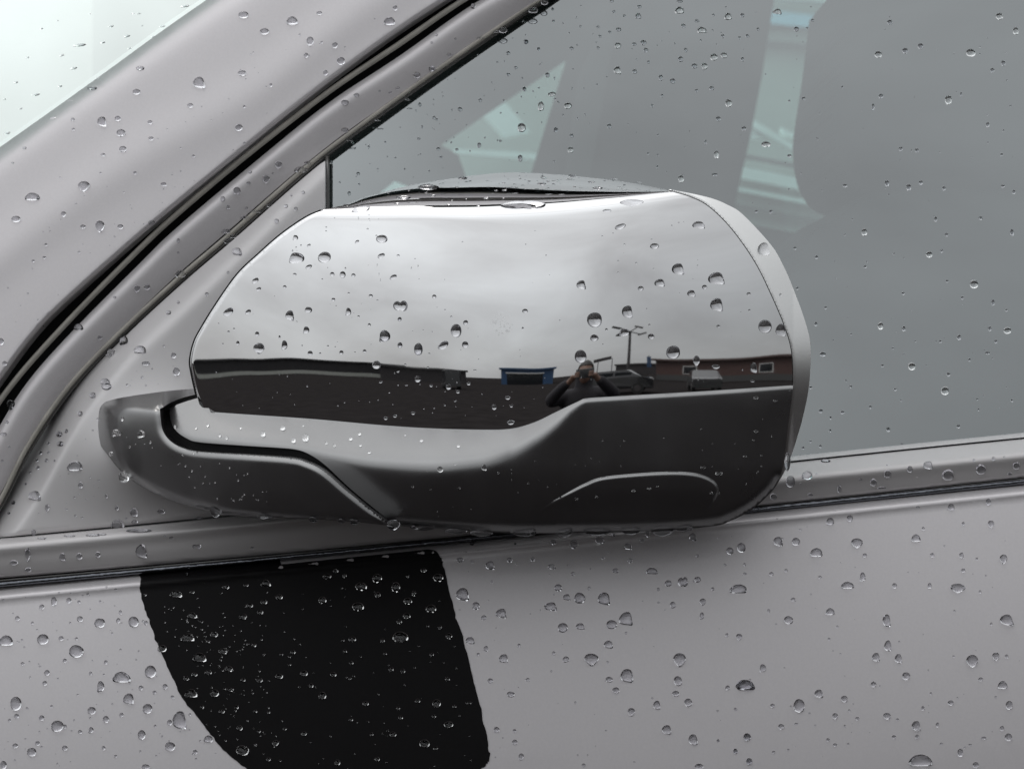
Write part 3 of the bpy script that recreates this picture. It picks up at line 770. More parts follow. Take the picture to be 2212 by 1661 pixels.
# ================================================================== PERSON (mirrored in the chrome)
def skin_obj(name, verts, edges, radii, m, parent, root=0, levels=2):
    me = bpy.data.meshes.new(name); me.from_pydata(verts, edges, []); me.materials.append(m)
    ob = bpy.data.objects.new(name, me); COL.objects.link(ob)
    if parent: ob.parent = parent
    sk = ob.modifiers.new("skin", 'SKIN'); sk.use_smooth_shade = True
    layer = me.skin_vertices[0].data
    for i, r in enumerate(radii):
        layer[i].radius = r if hasattr(r, '__len__') else (r, r)
        layer[i].use_root = (i == root)
    if levels:
        sb = ob.modifiers.new("subdiv", 'SUBSURF'); sb.levels = levels; sb.render_levels = levels
    return ob
pe = empty("person", (-.07, -2.5, 0)); tag(pe, "person in dark jacket and trousers raising both arms to take the picture", "person")
Vt, Ed, Rd = [], [], []
def add(p, r, par=None):
    Vt.append(p); Rd.append(r)
    if par is not None: Ed.append((par, len(Vt)-1))
    return len(Vt)-1
pel = add((0, 0, .86), (.15, .11)); wa = add((0, 0, 1.0), (.135, .10), pel); ch = add((0, .01, 1.18), (.165, .115), wa)
ne = add((0, 0, 1.34), (.06, .06), ch); add((0, .02, 1.42), (.052, .055), ne)
hands = []
for s in (-1, 1):
    hp = add((s*.09, 0, .80), .088, pel); kn = add((s*.11, .02, .44), .058, hp); an = add((s*.12, -.01, .08), .04, kn); add((s*.13, .15, .035), .036, an)
    shd = add((s*.19, 0, 1.28), .058, ch); el = add((s*.33, .14, 1.24), .042, shd); wr = add((s*.12, .32, 1.45), .028, el)
    pa = add((s*.09, .35, 1.49), (.036, .018), wr); hands.append((s, pa))
body = skin_obj("body", Vt, Ed, Rd, M['skin'], pe)
bm = bmesh.new(); bmesh.ops.create_uvsphere(bm, u_segments=24, v_segments=16, radius=1)
for v_ in bm.verts:
    x, y, z = v_.co
    yy = y*.10; zz = z*.125; xx = x*.078*(1-.18*max(0, -z))
    if y > .6 and abs(x) < .25: yy += .022*math.exp(-((z+.12)/.22)**2)*(1-abs(x)/.25)     # nose
    if y > .5: yy -= .008*math.exp(-((z-.08)/.1)**2)*math.exp(-((abs(x)-.38)/.16)**2)       # eye sockets
    v_.co = (xx, yy+.02, zz+1.50)
me = bpy.data.meshes.new("head"); bm.to_mesh(me); bm.free(); me.materials.append(M['skin'])
me.polygons.foreach_set("use_smooth", [True]*len(me.polygons))
hd = bpy.data.objects.new("head", me); COL.objects.link(hd); hd.parent = body
bm = bmesh.new(); bmesh.ops.create_uvsphere(bm, u_segments=20, v_segments=14, radius=1)
bmesh.ops.delete(bm, geom=[v_ for v_ in bm.verts if v_.co.z < -.35 or (v_.co.y > .45 and v_.co.z < .55)], context='VERTS')
for v_ in bm.verts: v_.co = (v_.co.x*.092, v_.co.y*.113+.012, v_.co.z*.137+1.503)
me = bpy.data.meshes.new("hair"); bm.to_mesh(me); bm.free(); me.materials.append(M['hair'])
hr = bpy.data.objects.new("hair", me); COL.objects.link(hr); hr.parent = body; sd = hr.modifiers.new("thick", 'SOLIDIFY'); sd.thickness = .012
Vj = [(0, 0, .80), (0, 0, .98), (0, .01, 1.18), (0, 0, 1.33)]; Ej = [(0, 1), (1, 2), (2, 3)]; Rj = [(.185, .145), (.172, .135), (.195, .14), (.085, .085)]
Vj += [(0, -.02, 1.44), (0, -.015, 1.545)]; Rj += [(.105, .10), (.105, .11)]; Ej += [(3, 4), (4, 5)]
for s in (-1, 1):
    i = len(Vj); Vj += [(s*.20, 0, 1.28), (s*.335, .14, 1.24), (s*.135, .31, 1.445)]; Rj += [.085, .066, .048]; Ej += [(2, i), (i, i+1), (i+1, i+2)]
skin_obj("jacket", Vj, Ej, Rj, M['jacket'], body)
Vt2 = [(0, 0, .86)]; Et2 = []; Rt2 = [(.165, .125)]
for s in (-1, 1):
    i = len(Vt2); Vt2 += [(s*.09, 0, .78), (s*.11, .02, .44), (s*.12, -.01, .10)]; Rt2 += [.105, .078, .062]; Et2 += [(0, i), (i, i+1), (i+1, i+2)]
skin_obj("trousers", Vt2, Et2, Rt2, M['jeans'], body)
for s, pa in hands:
    for k in range(4):
        x0 = s*.088; z0 = 1.472+.012*k
        skin_obj("finger", [(x0, .362, z0), (x0-s*.012, .392, z0+.006), (x0-s*.034, .40, z0+.006), (x0-s*.046, .392, z0+.004)], [(0, 1), (1, 2), (2, 3)], [.009, .0085, .008, .007], M['skin'], body, levels=1)
    skin_obj("thumb", [(s*.09, .345, 1.495), (s*.07, .352, 1.518), (s*.045, .366, 1.525)], [(0, 1), (1, 2)], [.011, .010, .008], M['skin'], body, levels=1)
ph = box("phone", -.15, .01, -2.125, -2.116, 1.455, 1.545, M['carblack'], None, .003)
tag(ph, "black phone held up by the person in dark jacket", "phone")
for c_ in bpy.data.objects:
    if c_.parent is body: c_.location = (0, 0, 0)

# ================================================================== RAINDROPS
# each entry: x, y, width, height on the tracing crop, shape code; a crop maps to the sheet by (ox, oy, k)
# codes: o round, t tail down-right, l tail down-left, v pinched below, f flat-bottomed, b bean, d two-lobed, s streak up-right
def crop(txt, ox, oy, k, surf):
    o = []
    for ln in txt.replace("\n", " ").split(";"):
        a = ln.split()
        if len(a) < 4: continue
        o.append((ox+float(a[0])*k, oy+float(a[1])*k, float(a[2])*k, float(a[3])*k, a[4] if len(a) > 4 else 'o', surf))
    return o
DR = []
DR += crop("""1052 66 44 30;1143 137 40 28;1262 90 50 36 b;1380 58 26 16;1340 180 32 40;1447 197 24 26;1322 241 20 22;1473 265 36 34;1406 316 20 24;1170 369 14 16;
1682 92 50 34 f;1707 36 20 22;606 296 36 18;590 398 34 24;860 358 54 50 t;822 457 26 20;1046 317 36 24;1055 462 12 14;1032 552 32 30;1055 620 12 12;440 527 40 44 t;
509 513 28 22;648 530 22 18;523 575 40 32;653 600 22 18;531 645 32 26;445 670 20 14;398 383 44 14;106 640 18 12;140 850 66 34 b;363 807 52 48 v;69 947 40 28;432 980 40 52 v;
274 926 22 24;359 980 24 18;520 980 26 20;707 797 26 18 t;836 675 14 12;584 748 14 14;198 1058 12 14;143 1128 14 12;191 1113 16 12;342 1090 12 10;434 748 10 10;314 517 16 14;
317 560 14 12;55 705 12 8;5 1476 24 30;20 1570 22 20;655 962 30 20;1295 152 10 10;1390 184 10 12;575 60 12 8;780 640 8 8;260 768 8 8;120 1268 8 8;35 1245 8 8""", 0, 0, .5, 'pillar')
DR += crop("""345 196 60 14 s;548 158 30 12 s;445 185 24 10 s;320 296 30 12 s;268 240 22 10 s;70 357 18 10 s;155 410 36 12 s;260 374 20 10 s;300 437 24 10 s;228 511 26 12 s;480 115 26 10 s;
700 115 30 10 s;800 28 40 12 s;30 576 30 12 s;180 125 14 8 s;600 60 20 8 s;120 250 16 8 s;420 340 18 8 s;560 210 18 8 s;660 160 18 8 s;90 470 18 8 s;20 430 14 8 s;250 90 10 6 s;390 60 10 6 s""", 0, 0, .5, 'wind')
DR += crop("""1490 445 32 24;1540 412 24 16;1203 713 32 32 v;1150 776 32 36 v;1023 826 32 36;1080 744 16 14;963 860 20 24;1073 792 18 14;1065 900 14 12;985 895 14 20 t;1178 750 10 8;1800 325 32 26;
1866 297 28 20;1490 562 30 22;592 1249 28 32 v;635 1240 28 24;770 1040 14 20;770 1092 10 10;340 1412 40 28 b;430 1458 24 18;495 1285 14 10;1718 382 20 14;1685 400 14 12;1640 395 10 10;1865 185 10 10;
1885 152 12 12;1968 170 10 12;2045 28 20 24;1940 238 20 14""", 0, 0, .5, 'frame')
DR += crop("""28 164 20 12;15 215 30 14;48 90 34 46 v;10 330 14 10;40 270 10 8""", 0, 830, .5, 'frame')
DR += crop("""1024 1088 44 34 t;1195 956 20 20;1236 891 16 16;1278 903 16 16;1310 832 16 14;1258 845 10 10;893 1271 16 16;985 1178 12 12;770 1306 14 12;728 1350 24 18;605 1510 54 34 f;630 1570 36 18;
750 1535 22 24;762 1605 30 36;455 1650 40 30;960 1280 16 14;1115 1105 16 14;708 1495 10 8;535 1470 36 44 l""", 0, 0, .5, 'sail')
DR += crop("""400 48 28 26;460 10 44 30;347 127 22 22;256 215 28 26;286 202 16 18;260 257 28 24;210 255 12 14;209 292 12 12;175 296 16 16;160 328 14 14;200 328 16 16;163 360 18 18;323 352 68 42 f;348 435 20 28;
150 482 54 44 t;57 510 18 18;204 535 20 36 v;38 556 14 10;460 483 14 16;322 487 10 10;288 540 12 8;325 567 12 12;505 533 18 20;578 552 34 38 t;508 603 60 40 f;582 594 28 16;697 549 34 20;145 640 18 26;
130 380 10 10;236 330 10 10;110 430 10 10;355 575 10 10;545 580 10 10""", 0, 830, .5, 'sail')
DR += crop("""505 210 40 34 l;610 215 34 34 l;530 150 12 20;535 400 46 50;480 300 16 20;650 250 10 12;560 270 12 10""", 0, 830, .5, 'arm')
DR += crop("""60 770 36 22;120 735 24 60 v;122 800 28 20;270 745 26 36 t;343 742 26 28;423 735 22 26;610 720 50 60 t;740 663 20 12;712 655 12 8;850 700 40 20 d;1090 707 16 12""", 0, 830, .5, 'mould')
DR += crop("""1137 215 22 26;1222 190 24 20;1320 232 28 34;1268 243 20 24;1515 236 16 16;1553 215 14 14;1820 243 16 14;1980 267 16 14;980 232 12 14;950 222 12 14;898 178 12 14;848 190 10 10;1410 255 10 14;
1445 265 10 18;1595 295 16 10;1557 265 12 10;760 185 14 20;1750 220 8 8;1310 180 8 8;1040 190 8 8""", 0, 830, .5, 'shell')
DR += crop("""895 1310 40 50 t;530 1325 50 50;657 1283 26 12;1015 1355 20 16;300 1470 20 14;690 1480 24 20""", 813.2, 669.7, .2595, 'shell')
DR += crop("""1500 360 44 22;1662 385 38 16;1500 640 38 22;1407 848 32 16;1190 990 60 30 d;1060 940 52 16;1780 300 10 10;1480 712 26 12""", 1243.8, 765.4, .2595, 'shell')
DR += crop("""610 1117 36 16;480 1138 32 16;172 1190 24 12;680 1100 22 10;1128 1155 26 16;10 1210 30 14""", 1243.8, 765.4, .2595, 'cover')
DR += crop("""233 937 24 40;298 933 22 24;341 940 14 14;181 961 22 22;379 906 12 12;432 938 10 12;345 1013 26 24;303 1030 8 10;75 1010 20 20;140 1030 12 12;430 1030 46 40;511 1020 18 22;577 1025 44 46;630 1030 18 18;
520 985 12 20;185 1100 50 44;264 1097 22 20;330 1098 14 12;25 1105 64 44 f;330 1152 64 54;98 1206 16 14;280 1193 18 18;457 1200 16 18;203 1245 24 24;193 1290 20 20;391 1248 14 16;526 1263 82 46 f;
650 1240 50 54;435 1305 32 48 l;555 1357 46 46 t;609 1310 20 20;713 1305 22 24;667 1330 16 16;637 1400 42 42;396 1408 36 32;69 1378 48 60;457 1446 26 30;525 1427 18 18;248 1475 54 48;281 1477 16 16;
346 1500 18 16;393 1492 22 26 l;612 1513 34 42;733 1460 22 24;775 1450 60 80 t;735 1563 44 38;448 1570 16 18;280 1570 24 22;137 1587 40 36;162 1550 20 20;66 1560 24 20;15 1643 28 36;72 1432 22 20;
180 1440 24 22;41 1450 14 12;222 1390 12 12;843 1587 20 20;900 1530 40 30 f;745 1350 14 14;820 1425 12 12;606 1585 8 10;500 1605 12 12;630 1650 36 20;670 1475 10 12;14 930 12 8;500 885 12 10;460 875 8 8;
255 900 8 8;160 1060 8 8;105 1135 8 8;485 1075 8 10;520 1145 10 8;250 1270 8 8;130 1265 8 8;335 1340 8 8;560 1290 8 8;485 1380 8 8;390 1440 8 8;170 1500 8 8;110 1530 8 8;320 1450 8 8;700 1520 8 8""", 0, 830, .5, 'door')
DR += crop("""760 905 54 30 f;830 897 20 12;808 820 16 10;975 875 30 20;1062 868 22 12;1148 858 44 30 f;1206 918 30 24;1413 830 36 22;1450 806 22 16;1488 826 18 16;1560 873 50 34;1630 838 40 38;1710 876 36 44;
1830 803 24 16;1893 835 44 34;1632 909 24 24;1788 902 18 24;1393 932 34 30;1547 960 50 36;1762 936 36 28;1862 968 44 34;1757 1000 32 24;1725 1024 22 20;1730 1090 68 46;1940 1087 26 26;1900 1049 16 16;
1522 1100 32 22;1480 1105 14 12;1652 1105 20 16;830 997 44 26 f;1050 1003 34 26;1124 984 26 20;1078 955 30 18;1140 940 28 22;810 1092 60 34 f;925 1080 34 22;898 1110 22 12;965 1152 42 26;862 1178 60 40 f;
700 1140 40 30;1096 1125 22 18;1265 1156 22 18;1215 1165 16 10;988 1228 34 26;900 1243 30 20;840 1252 26 16;805 1270 24 16;825 1333 56 36 f;927 1333 38 32;993 1318 36 16;1050 1275 20 16;1122 1277 26 18;
1205 1260 34 22;1313 1247 32 24;1440 1252 26 20;1344 1300 20 20;1393 1343 32 34;1690 1230 20 20;1740 1237 20 20;1933 1272 20 18;1580 1377 26 20;1720 1397 16 16;1804 1366 22 20;1886 1377 36 34;1963 1390 16 16;
2028 1375 16 12;1938 1468 40 30;1730 1438 20 18;1698 1510 28 22;1834 1550 44 34;1882 1571 20 14;1048 1580 56 44;1035 1483 26 22;1022 1393 18 18;1313 1507 24 18;1190 1548 28 26;1230 1487 16 12;1630 1617 22 18;
1458 1632 24 24;1516 1447 18 14;1118 1497 16 14;958 1412 26 16;873 1392 16 18;1490 1152 18 16;1518 1202 18 16;1663 1163 16 14;1865 1166 18 16;1510 1270 12 12;1160 1617 20 18;1103 1411 16 14;1875 1432 16 16;
1160 1415 14 12;1606 1510 14 14;1250 1210 14 10""", 0, 830, .5, 'decal')
DR += crop("""136 440 92 92 t;232 520 52 54;286 603 36 34;408 573 76 66 t;331 237 66 60 t;120 198 50 34;205 210 22 18;204 85 30 24;468 199 40 32;628 193 34 28;762 245 56 36 t;773 73 44 36;918 87 58 62;1100 57 62 56;
1298 104 56 44 t;1193 22 30 26;1395 60 30 24;1435 18 30 38;1752 38 50 56 t;2013 135 52 50;2093 112 60 66;1313 203 40 32;1122 185 28 20;1210 273 42 34 t;1160 143 10 10;1465 275 86 46 b;913 295 30 26;
1580 362 48 44;1683 352 72 70 d;1786 336 46 40;1893 401 24 24;1510 404 20 24;2070 400 122 62 f;808 393 52 50;868 460 50 46 t;960 465 76 76;1128 470 86 90 t;755 525 92 60 t;1025 398 22 26;780 440 16 14;
1612 513 38 46;1822 494 44 52 v;1512 497 20 14;1816 590 30 50 l;1282 610 98 96 t;841 673 70 66;962 664 62 46 t;1184 650 74 62;1284 711 16 20;1160 790 64 56 t;190 763 62 50 t;302 820 32 40 t;424 888 62 60 t;
248 860 24 22;534 798 22 26;777 852 24 28;863 895 46 42;1042 898 102 90 v;1155 914 16 18;1290 1010 90 98 t;1166 1036 50 40;1213 1113 48 46;1660 900 90 100 v;1648 1046 58 68;1632 1134 48 40;1720 1197 56 56;
1500 1215 50 62 t;1322 1265 50 60 v;1568 1388 64 66 t;1755 1457 64 76 t;2125 1074 128 74 f;1996 1094 32 34;2078 740 42 50 v;1992 725 20 26;332 1045 38 36;595 1037 30 26 t;476 1140 54 40;376 1388 40 40;
502 1396 24 26;504 1475 38 36;548 1577 38 46;2133 1443 50 46;2148 1610 44 48;2052 1540 32 34;1926 1256 18 14;2052 1244 22 22;1930 1467 20 14;987 1637 26 26;1796 1645 60 40;929 1198 14 20;760 978 12 16;
343 350 20 22;2116 230 20 22;2117 295 26 18;1978 232 22 18;1786 168 26 20;180 280 8 10;320 480 10 10;116 548 12 10;614 576 10 12;372 676 10 10;1064 1280 8 8;945 1565 10 12;1015 1565 10 12;420 1445 10 12;368 1580 10 10;162 142 16 12;507 84 18 16;878 234 20 10""", 956.8, 1148.1, .308, 'door')
DR += crop("""574 270 64 80;690 228 76 60;455 375 50 50;917 325 30 56;1155 275 48 54;1254 215 50 54;1411 183 40 46;1538 155 66 56 t;1678 222 84 76;1910 183 72 72;2157 157 50 54;2112 218 32 26;1065 255 22 20;
712 362 36 26;1998 110 26 30;1860 120 18 20;820 125 70 22;1212 315 60 20;757 216 14 12;645 286 14 12;1460 245 10 10;740 300 8 8;1250 155 10 8;2073 96 14 10""", 1530.8, 956.8, .308, 'mould')
DR += crop("""852 547 54 50 f;990 528 42 44;643 608 20 14;480 530 14 10;487 690 66 66 t;613 690 56 54;755 765 88 60 f;1040 702 84 70 v;1453 665 66 52 b;1700 447 48 44 f;1467 450 26 16;1962 412 34 46;1980 570 44 56 v;
1786 568 22 30;1506 600 20 24;1095 787 30 28;1568 785 28 30;1773 787 32 42 t;2067 815 52 70 v;1880 812 16 20;440 917 32 26;543 893 22 22;780 940 24 20;1080 937 40 64 l;975 995 94 48 b;1304 1000 34 36;
1550 1000 26 40;1748 1018 106 66 v;592 1097 34 28 t;560 1240 64 56;852 1180 66 48 b;1248 1245 58 90 t;2090 1240 98 80 t;903 1287 16 18;845 1374 18 20;1256 1420 50 76 t;1330 1510 52 66 t;1173 1500 54 60 t;
1848 1528 86 90 v;2014 1498 50 62 v;2090 1495 24 28;1718 1495 16 16;1385 1633 56 54;380 1577 46 56 l;420 1175 20 26;1785 893 26 30;1903 1042 18 22;1982 1268 18 22;1653 722 12 16;2080 685 8 8;925 838 8 10;
717 1060 12 12;385 982 10 10;1725 1177 16 16;1945 930 12 14;690 586 8 8;1505 1340 8 10;1540 1592 10 12""", 1530.8, 956.8, .308, 'door')
DR += crop("""1325 1335 38 36 t;1436 1358 28 28;1562 1295 24 24;2025 1273 20 16;2120 1297 44 34 b;2148 1385 30 38;1895 1375 26 22;1775 1398 14 20;1240 1387 48 58;1125 1387 20 18;1396 1432 24 26;1492 1443 16 14;
1620 1432 32 28;1665 1447 12 12;1745 1475 38 44 t;1838 1470 14 22;2117 1485 18 22;2145 1523 32 32;2038 1527 24 12;1750 1522 16 20;1650 1523 18 16;1365 1535 16 14;1396 1557 18 14;1452 1553 10 10;
1163 1478 26 24;1228 1466 16 10;1016 1522 32 32;1025 1627 26 28;965 1583 18 22;1130 1588 14 12;1855 1552 14 10;1937 1590 24 34;1980 1557 16 10;1765 1622 104 50 b;2003 1643 26 26;890 1537 12 12;1193 1577 10 8;
1005 1295 78 40 f;1310 1472 8 8;1285 1420 10 8;1205 1390 8 8;1438 1475 10 10;2090 1350 10 10;1810 1335 10 12;1457 1408 10 10""", 1106, 830, .5, 'door')
DR += crop("""995 820 130 90 l;1225 815 108 92;1703 662 96 66;1095 895 56 40 s;985 652 46 44 l;1095 717 32 28 s;1497 687 36 32 s;1698 803 60 46 s;1840 800 26 18;1290 955 40 36;1378 960 50 58;1467 965 36 32;1798 980 60 46 s;
650 1010 56 50 s;677 1080 44 34 s;978 957 32 22;895 1062 32 28;1300 1167 32 30;1612 1137 36 30;1428 1113 20 14;2140 1142 36 34;425 1270 84 72 s;590 1270 48 44 s;937 1300 72 88 t;1093 1253 62 50;1425 1268 48 66 l;
1858 1220 122 90 d;1853 1330 32 36;1600 1377 26 28;1510 1307 20 18;1075 1420 52 60 l;1730 1468 90 96;665 1453 36 42;505 1530 28 40;680 1575 92 96 v;893 1545 50 80 l;1107 1613 44 40;1367 1607 36 36;
1560 1595 32 28;1855 1547 42 44;2008 1580 72 102;1190 1615 18 18;428 1435 22 20;473 1410 18 16;852 1480 18 32;1400 908 14 22;1530 420 160 46 s;1240 565 16 14;1240 597 16 12;1585 580 18 14;1595 462 14 12;
1597 497 12 12;1508 490 10 24;1310 490 12 10;990 733 14 14;1030 716 14 16;960 762 14 18;1207 998 14 14;1667 1173 18 12;1950 905 10 22;2005 888 10 20;1692 1005 8 34;1680 955 8 24;1665 880 8 24;345 1367 12 12;380 1535 14 14;1040 1550 12 14;1255 1553 18 14;1317 1560 14 10;1480 1605 12 12;995 1350 14 10""", 382.7, 344.4, .2595, 'cap')
DR += crop("""465 363 200 60 v;260 427 76 22;370 560 92 52 s;1022 547 106 64 t;655 722 76 48;850 913 104 98 t;698 1027 88 66 t;1170 990 140 104 t;540 1075 50 40;962 1115 70 56 t;1072 1063 44 38;45 1045 80 78 t;
428 1270 90 106 t;155 1337 124 126;1172 1210 108 112 t;1440 1120 38 26;1187 1388 34 24;155 1485 70 56;627 1473 56 46;405 1440 90 64 l;1575 1390 112 112;1707 1420 90 106 t;810 1605 116 110;40 1640 100 110;
612 1377 18 16;255 1416 22 22;800 552 16 12;503 863 16 16;1445 1255 20 16;632 668 16 12;220 640 14 12;900 520 10 8;1370 682 10 16""", 1243.8, 344.4, .2595, 'cap')
DR += crop("1563 745 98 110 t;1705 1130 22 30", 1243.8, 344.4, .2595, 'rim')
DR += crop("""68 217 90 98 l;348 325 72 102;662 173 92 114;555 293 90 72 s;738 288 54 56;195 292 40 48;742 105 42 42;193 77 34 34;1237 8 50 36;345 575 50 56;600 640 46 48;1120 935 64 40;978 808 44 46;1092 730 48 32;
1122 797 32 28;155 882 36 24;305 857 34 28;455 630 30 22;680 680 34 28;768 612 34 28;35 600 32 18;78 900 36 28;440 362 20 12;0 455 74 70;1218 153 18 24;480 815 16 12;655 757 22 14;570 790 20 16;250 625 30 12;
240 452 22 14;430 478 26 14;180 512 28 18;108 688 20 10;820 500 30 12;395 820 14 12;180 622 14 18""", 813.2, 669.7, .2595, 'cap')
DR += crop("1005 55 60 90 v;1165 103 70 40;1480 110 60 90 t;1470 224 36 18;1388 130 14 14", 1243.8, 765.4, .2595, 'cap')
DR += crop("""945 1249 70 16;705 1312 150 26;530 1387 106 20;1500 1289 64 14;1893 1320 74 16;1850 1277 50 10;1715 1233 60 12;1505 1232 22 8;1240 1335 40 10;1180 1337 30 8;1110 1390 40 10;738 1372 40 12;
845 1437 30 10;905 1315 28 8;1383 1327 20 8;1730 1310 24 8;2010 1260 50 14;485 1430 36 14;130 1441 50 16;1000 1270 20 8;1545 1273 26 8;1055 1446 26 10;570 1337 24 8;1370 1440 320 50 d;1230 1392 20 8;
970 1397 16 6;870 1408 14 8;690 1352 20 6;295 1408 22 8;425 1358 18 8;2100 1347 20 8;1350 1253 20 6;1235 1285 26 6;2080 1297 20 8;1940 1268 18 6;2180 1283 50 10""", 708, 0, .308, 'cap')
DR += crop("""723 45 40 30 f;725 6 26 12;933 72 32 30 f;820 131 42 26 f;545 70 26 24 f;550 30 18 14;799 92 20 12;740 113 20 18;457 198 28 26;568 186 26 22;528 192 18 14;578 218 20 20;460 129 24 16;872 248 32 30;
916 240 28 24;832 287 26 28;788 286 26 22;728 257 22 24;643 337 20 26;694 351 24 22;455 305 32 34 t;530 310 20 20;862 383 20 18;936 447 28 34;891 515 22 22;1097 624 40 24;1001 557 20 20;1145 52 40 24 t;
1229 127 22 22;883 668 20 36;730 773 24 32;876 755 26 12;242 458 34 28;173 408 34 20;125 460 26 42;42 552 36 40;153 325 20 22;53 386 16 20;35 684 20 30;253 648 26 26;189 562 20 22;257 587 18 16;
420 546 20 20;60 182 18 20;257 210 18 14;1583 237 34 28;1698 221 24 24;1765 201 24 24;1632 98 22 22;2105 72 32 28;2176 135 24 32;1982 229 40 32;1885 433 30 40;1594 417 20 20;1680 645 16 20;1749 651 16 18;
1620 793 18 28;1714 810 20 28;1766 790 16 18;1522 1003 24 32;1802 1100 28 26;1996 1228 36 36;1592 1408 24 32;1692 1420 16 24;2140 1428 34 28;1342 1530 28 20;1930 1457 18 24;1727 1583 32 32;1885 1617 16 18;
1438 803 20 14;1315 1112 14 14;1260 427 16 14;1199 674 20 12;2160 1005 16 30;2078 1308 14 28;380 158 14 12;422 140 14 10;370 118 14 10;485 70 12 10;440 52 14 12;175 40 12 12;50 95 12 12;430 6 16 12;995 68 18 18;
1017 157 16 14;983 165 12 12;910 158 16 16;1063 128 12 14;815 175 8 10;996 258 14 20;870 66 12 10;750 218 14 18;590 270 12 12;372 208 12 12;180 92 10 10;115 212 12 14;605 458 12 14;648 415 12 14;797 393 12 14;
630 585 8 10;588 665 10 10;836 615 10 20;627 722 10 12;1298 90 14 12;1275 122 12 8;1427 378 10 12;1560 463 12 28;1198 437 10 8;1055 915 12 12;1118 915 14 16;1222 1073 14 12;1232 1246 14 12;1312 1400 14 18;
1830 948 14 22;1877 1015 14 14;1856 1085 12 14;1525 1153 14 12;1690 1268 14 12;1880 1215 12 12;1945 1287 12 14;1355 1330 12 12;1866 815 14 18;2120 805 16 12;2168 830 14 18;2115 670 12 14;2025 943 14 16;
2063 1420 14 22;2090 1475 12 18;2055 1525 20 12;1645 1505 10 12;1600 1580 12 12;1975 1555 12 14;1850 1475 12 12;2135 1340 10 12;2055 540 14 22;1940 410 8 20;2075 305 18 20;2122 275 18 24""", 1106, 0, .5, 'window')
DR += crop("1870 28 34 36;1625 195 16 20;1333 115 18 18;1427 121 18 14;1376 145 10 14;1374 200 12 12;1928 182 14 16;1548 98 12 14;1257 275 12 12;1332 268 10 12;1290 14 14 12;1462 10 14 12;1655 22 14 12;2160 70 12 12;2010 65 8 10;2015 110 8 10;1685 258 10 8;1680 70 8 8;1290 247 10 10", 1106, 830, .5, 'window')
DR += crop("""645 735 24 28;927 768 32 30;745 828 24 26;1070 705 24 24;1062 1020 28 36;775 1046 30 24;905 1050 22 18;793 1104 24 18;1265 375 28 26;1320 477 26 22;1266 525 26 22;1395 295 26 28;1478 347 22 20;
1380 630 24 28;150 1357 24 28;212 1220 24 24;175 1000 20 28;28 1138 16 22;663 893 16 20;637 975 24 16;287 1033 16 22;192 1040 12 14;403 998 12 14;322 900 12 14;350 1185 10 10;418 1100 10 10;85 1280 12 16;
1190 437 12 14;1240 432 10 14;1152 582 10 14;1490 455 12 10;1500 860 10 10;1210 990 22 16;1190 985 10 14;975 877 10 10;870 773 10 16;742 735 8 10;1053 387 10 14;1358 680 12 12;1440 642 12 14;1590 548 14 14;
1617 717 14 14;1713 622 12 14;1650 810 12 20;1597 915 28 26;1755 833 12 16;1805 803 12 14;1720 487 12 8;1580 65 14 16;1745 125 12 14;1580 150 14 12;1650 165 10 12;1692 232 10 10;1775 42 8 8""", 708, 0, .308, 'window')

DR += crop("975 1000 40 20;1010 1022 36 16;1300 735 60 26;985 1042 40 24;480 1520 34 24;780 1185 50 34;1170 890 40 14;1110 915 50 12;1060 940 40 12;470 1535 30 14;650 1395 30 12;1330 705 30 14", 0, 0, .5, 'seal')
DR += crop("1070 268 60 14;1230 215 60 40;1440 75 70 40;1520 18 50 40;735 492 60 24;1180 225 50 14;860 385 40 14;560 700 40 12;350 845 50 12;150 985 40 12", 708, 0, .308, 'seal')
DR += crop("600 632 110 16;400 652 60 10;440 648 40 8;300 655 50 8;860 577 30 12;180 665 40 8", 0, 830, .5, 'mould')
SURF = {'seal': (lambda u, v: tilt(u, v, 1.1212), rub), 'pillar': (D_pillar, pil), 'wind': (D_wind, ws), 'frame': (D_frame, fr), 'sail': (D_sail, sail), 'arm': (D_arm, arm), 'mould': (D_mould, mo),
        'shell': (D_shell, mir), 'cover': (lambda u, v: D_shell(u, v)-.0016, mir), 'door': (D_door, door), 'decal': (lambda u, v: D_door(u, v)-.00045, door),
        'cap': (D_cap, cap), 'rim': (D_rim, rim), 'window': (D_glass, win)}
WORDS = {'seal': "rubber seal of the driver window", 'pillar': "silver windshield pillar", 'wind': "windshield glass", 'frame': "silver frame round the driver window", 'sail': "grey triangular panel behind the mirror foot",
         'arm': "black foot of the door mirror", 'mould': "grey belt moulding under the window", 'shell': "black lower shell of the mirror", 'cover': "oval cover in the black mirror shell",
         'door': "silver door skin", 'decal': "black vinyl on the door", 'cap': "chrome mirror cap", 'rim': "silver edge band of the mirror", 'window': "driver window glass"}
CODE = {'o': "round", 't': "slanting", 'l': "left-leaning", 'v': "pointed", 'f': "flat-bottomed", 'b': "bean-shaped", 'd': "two-lobed", 's': "stretched"}

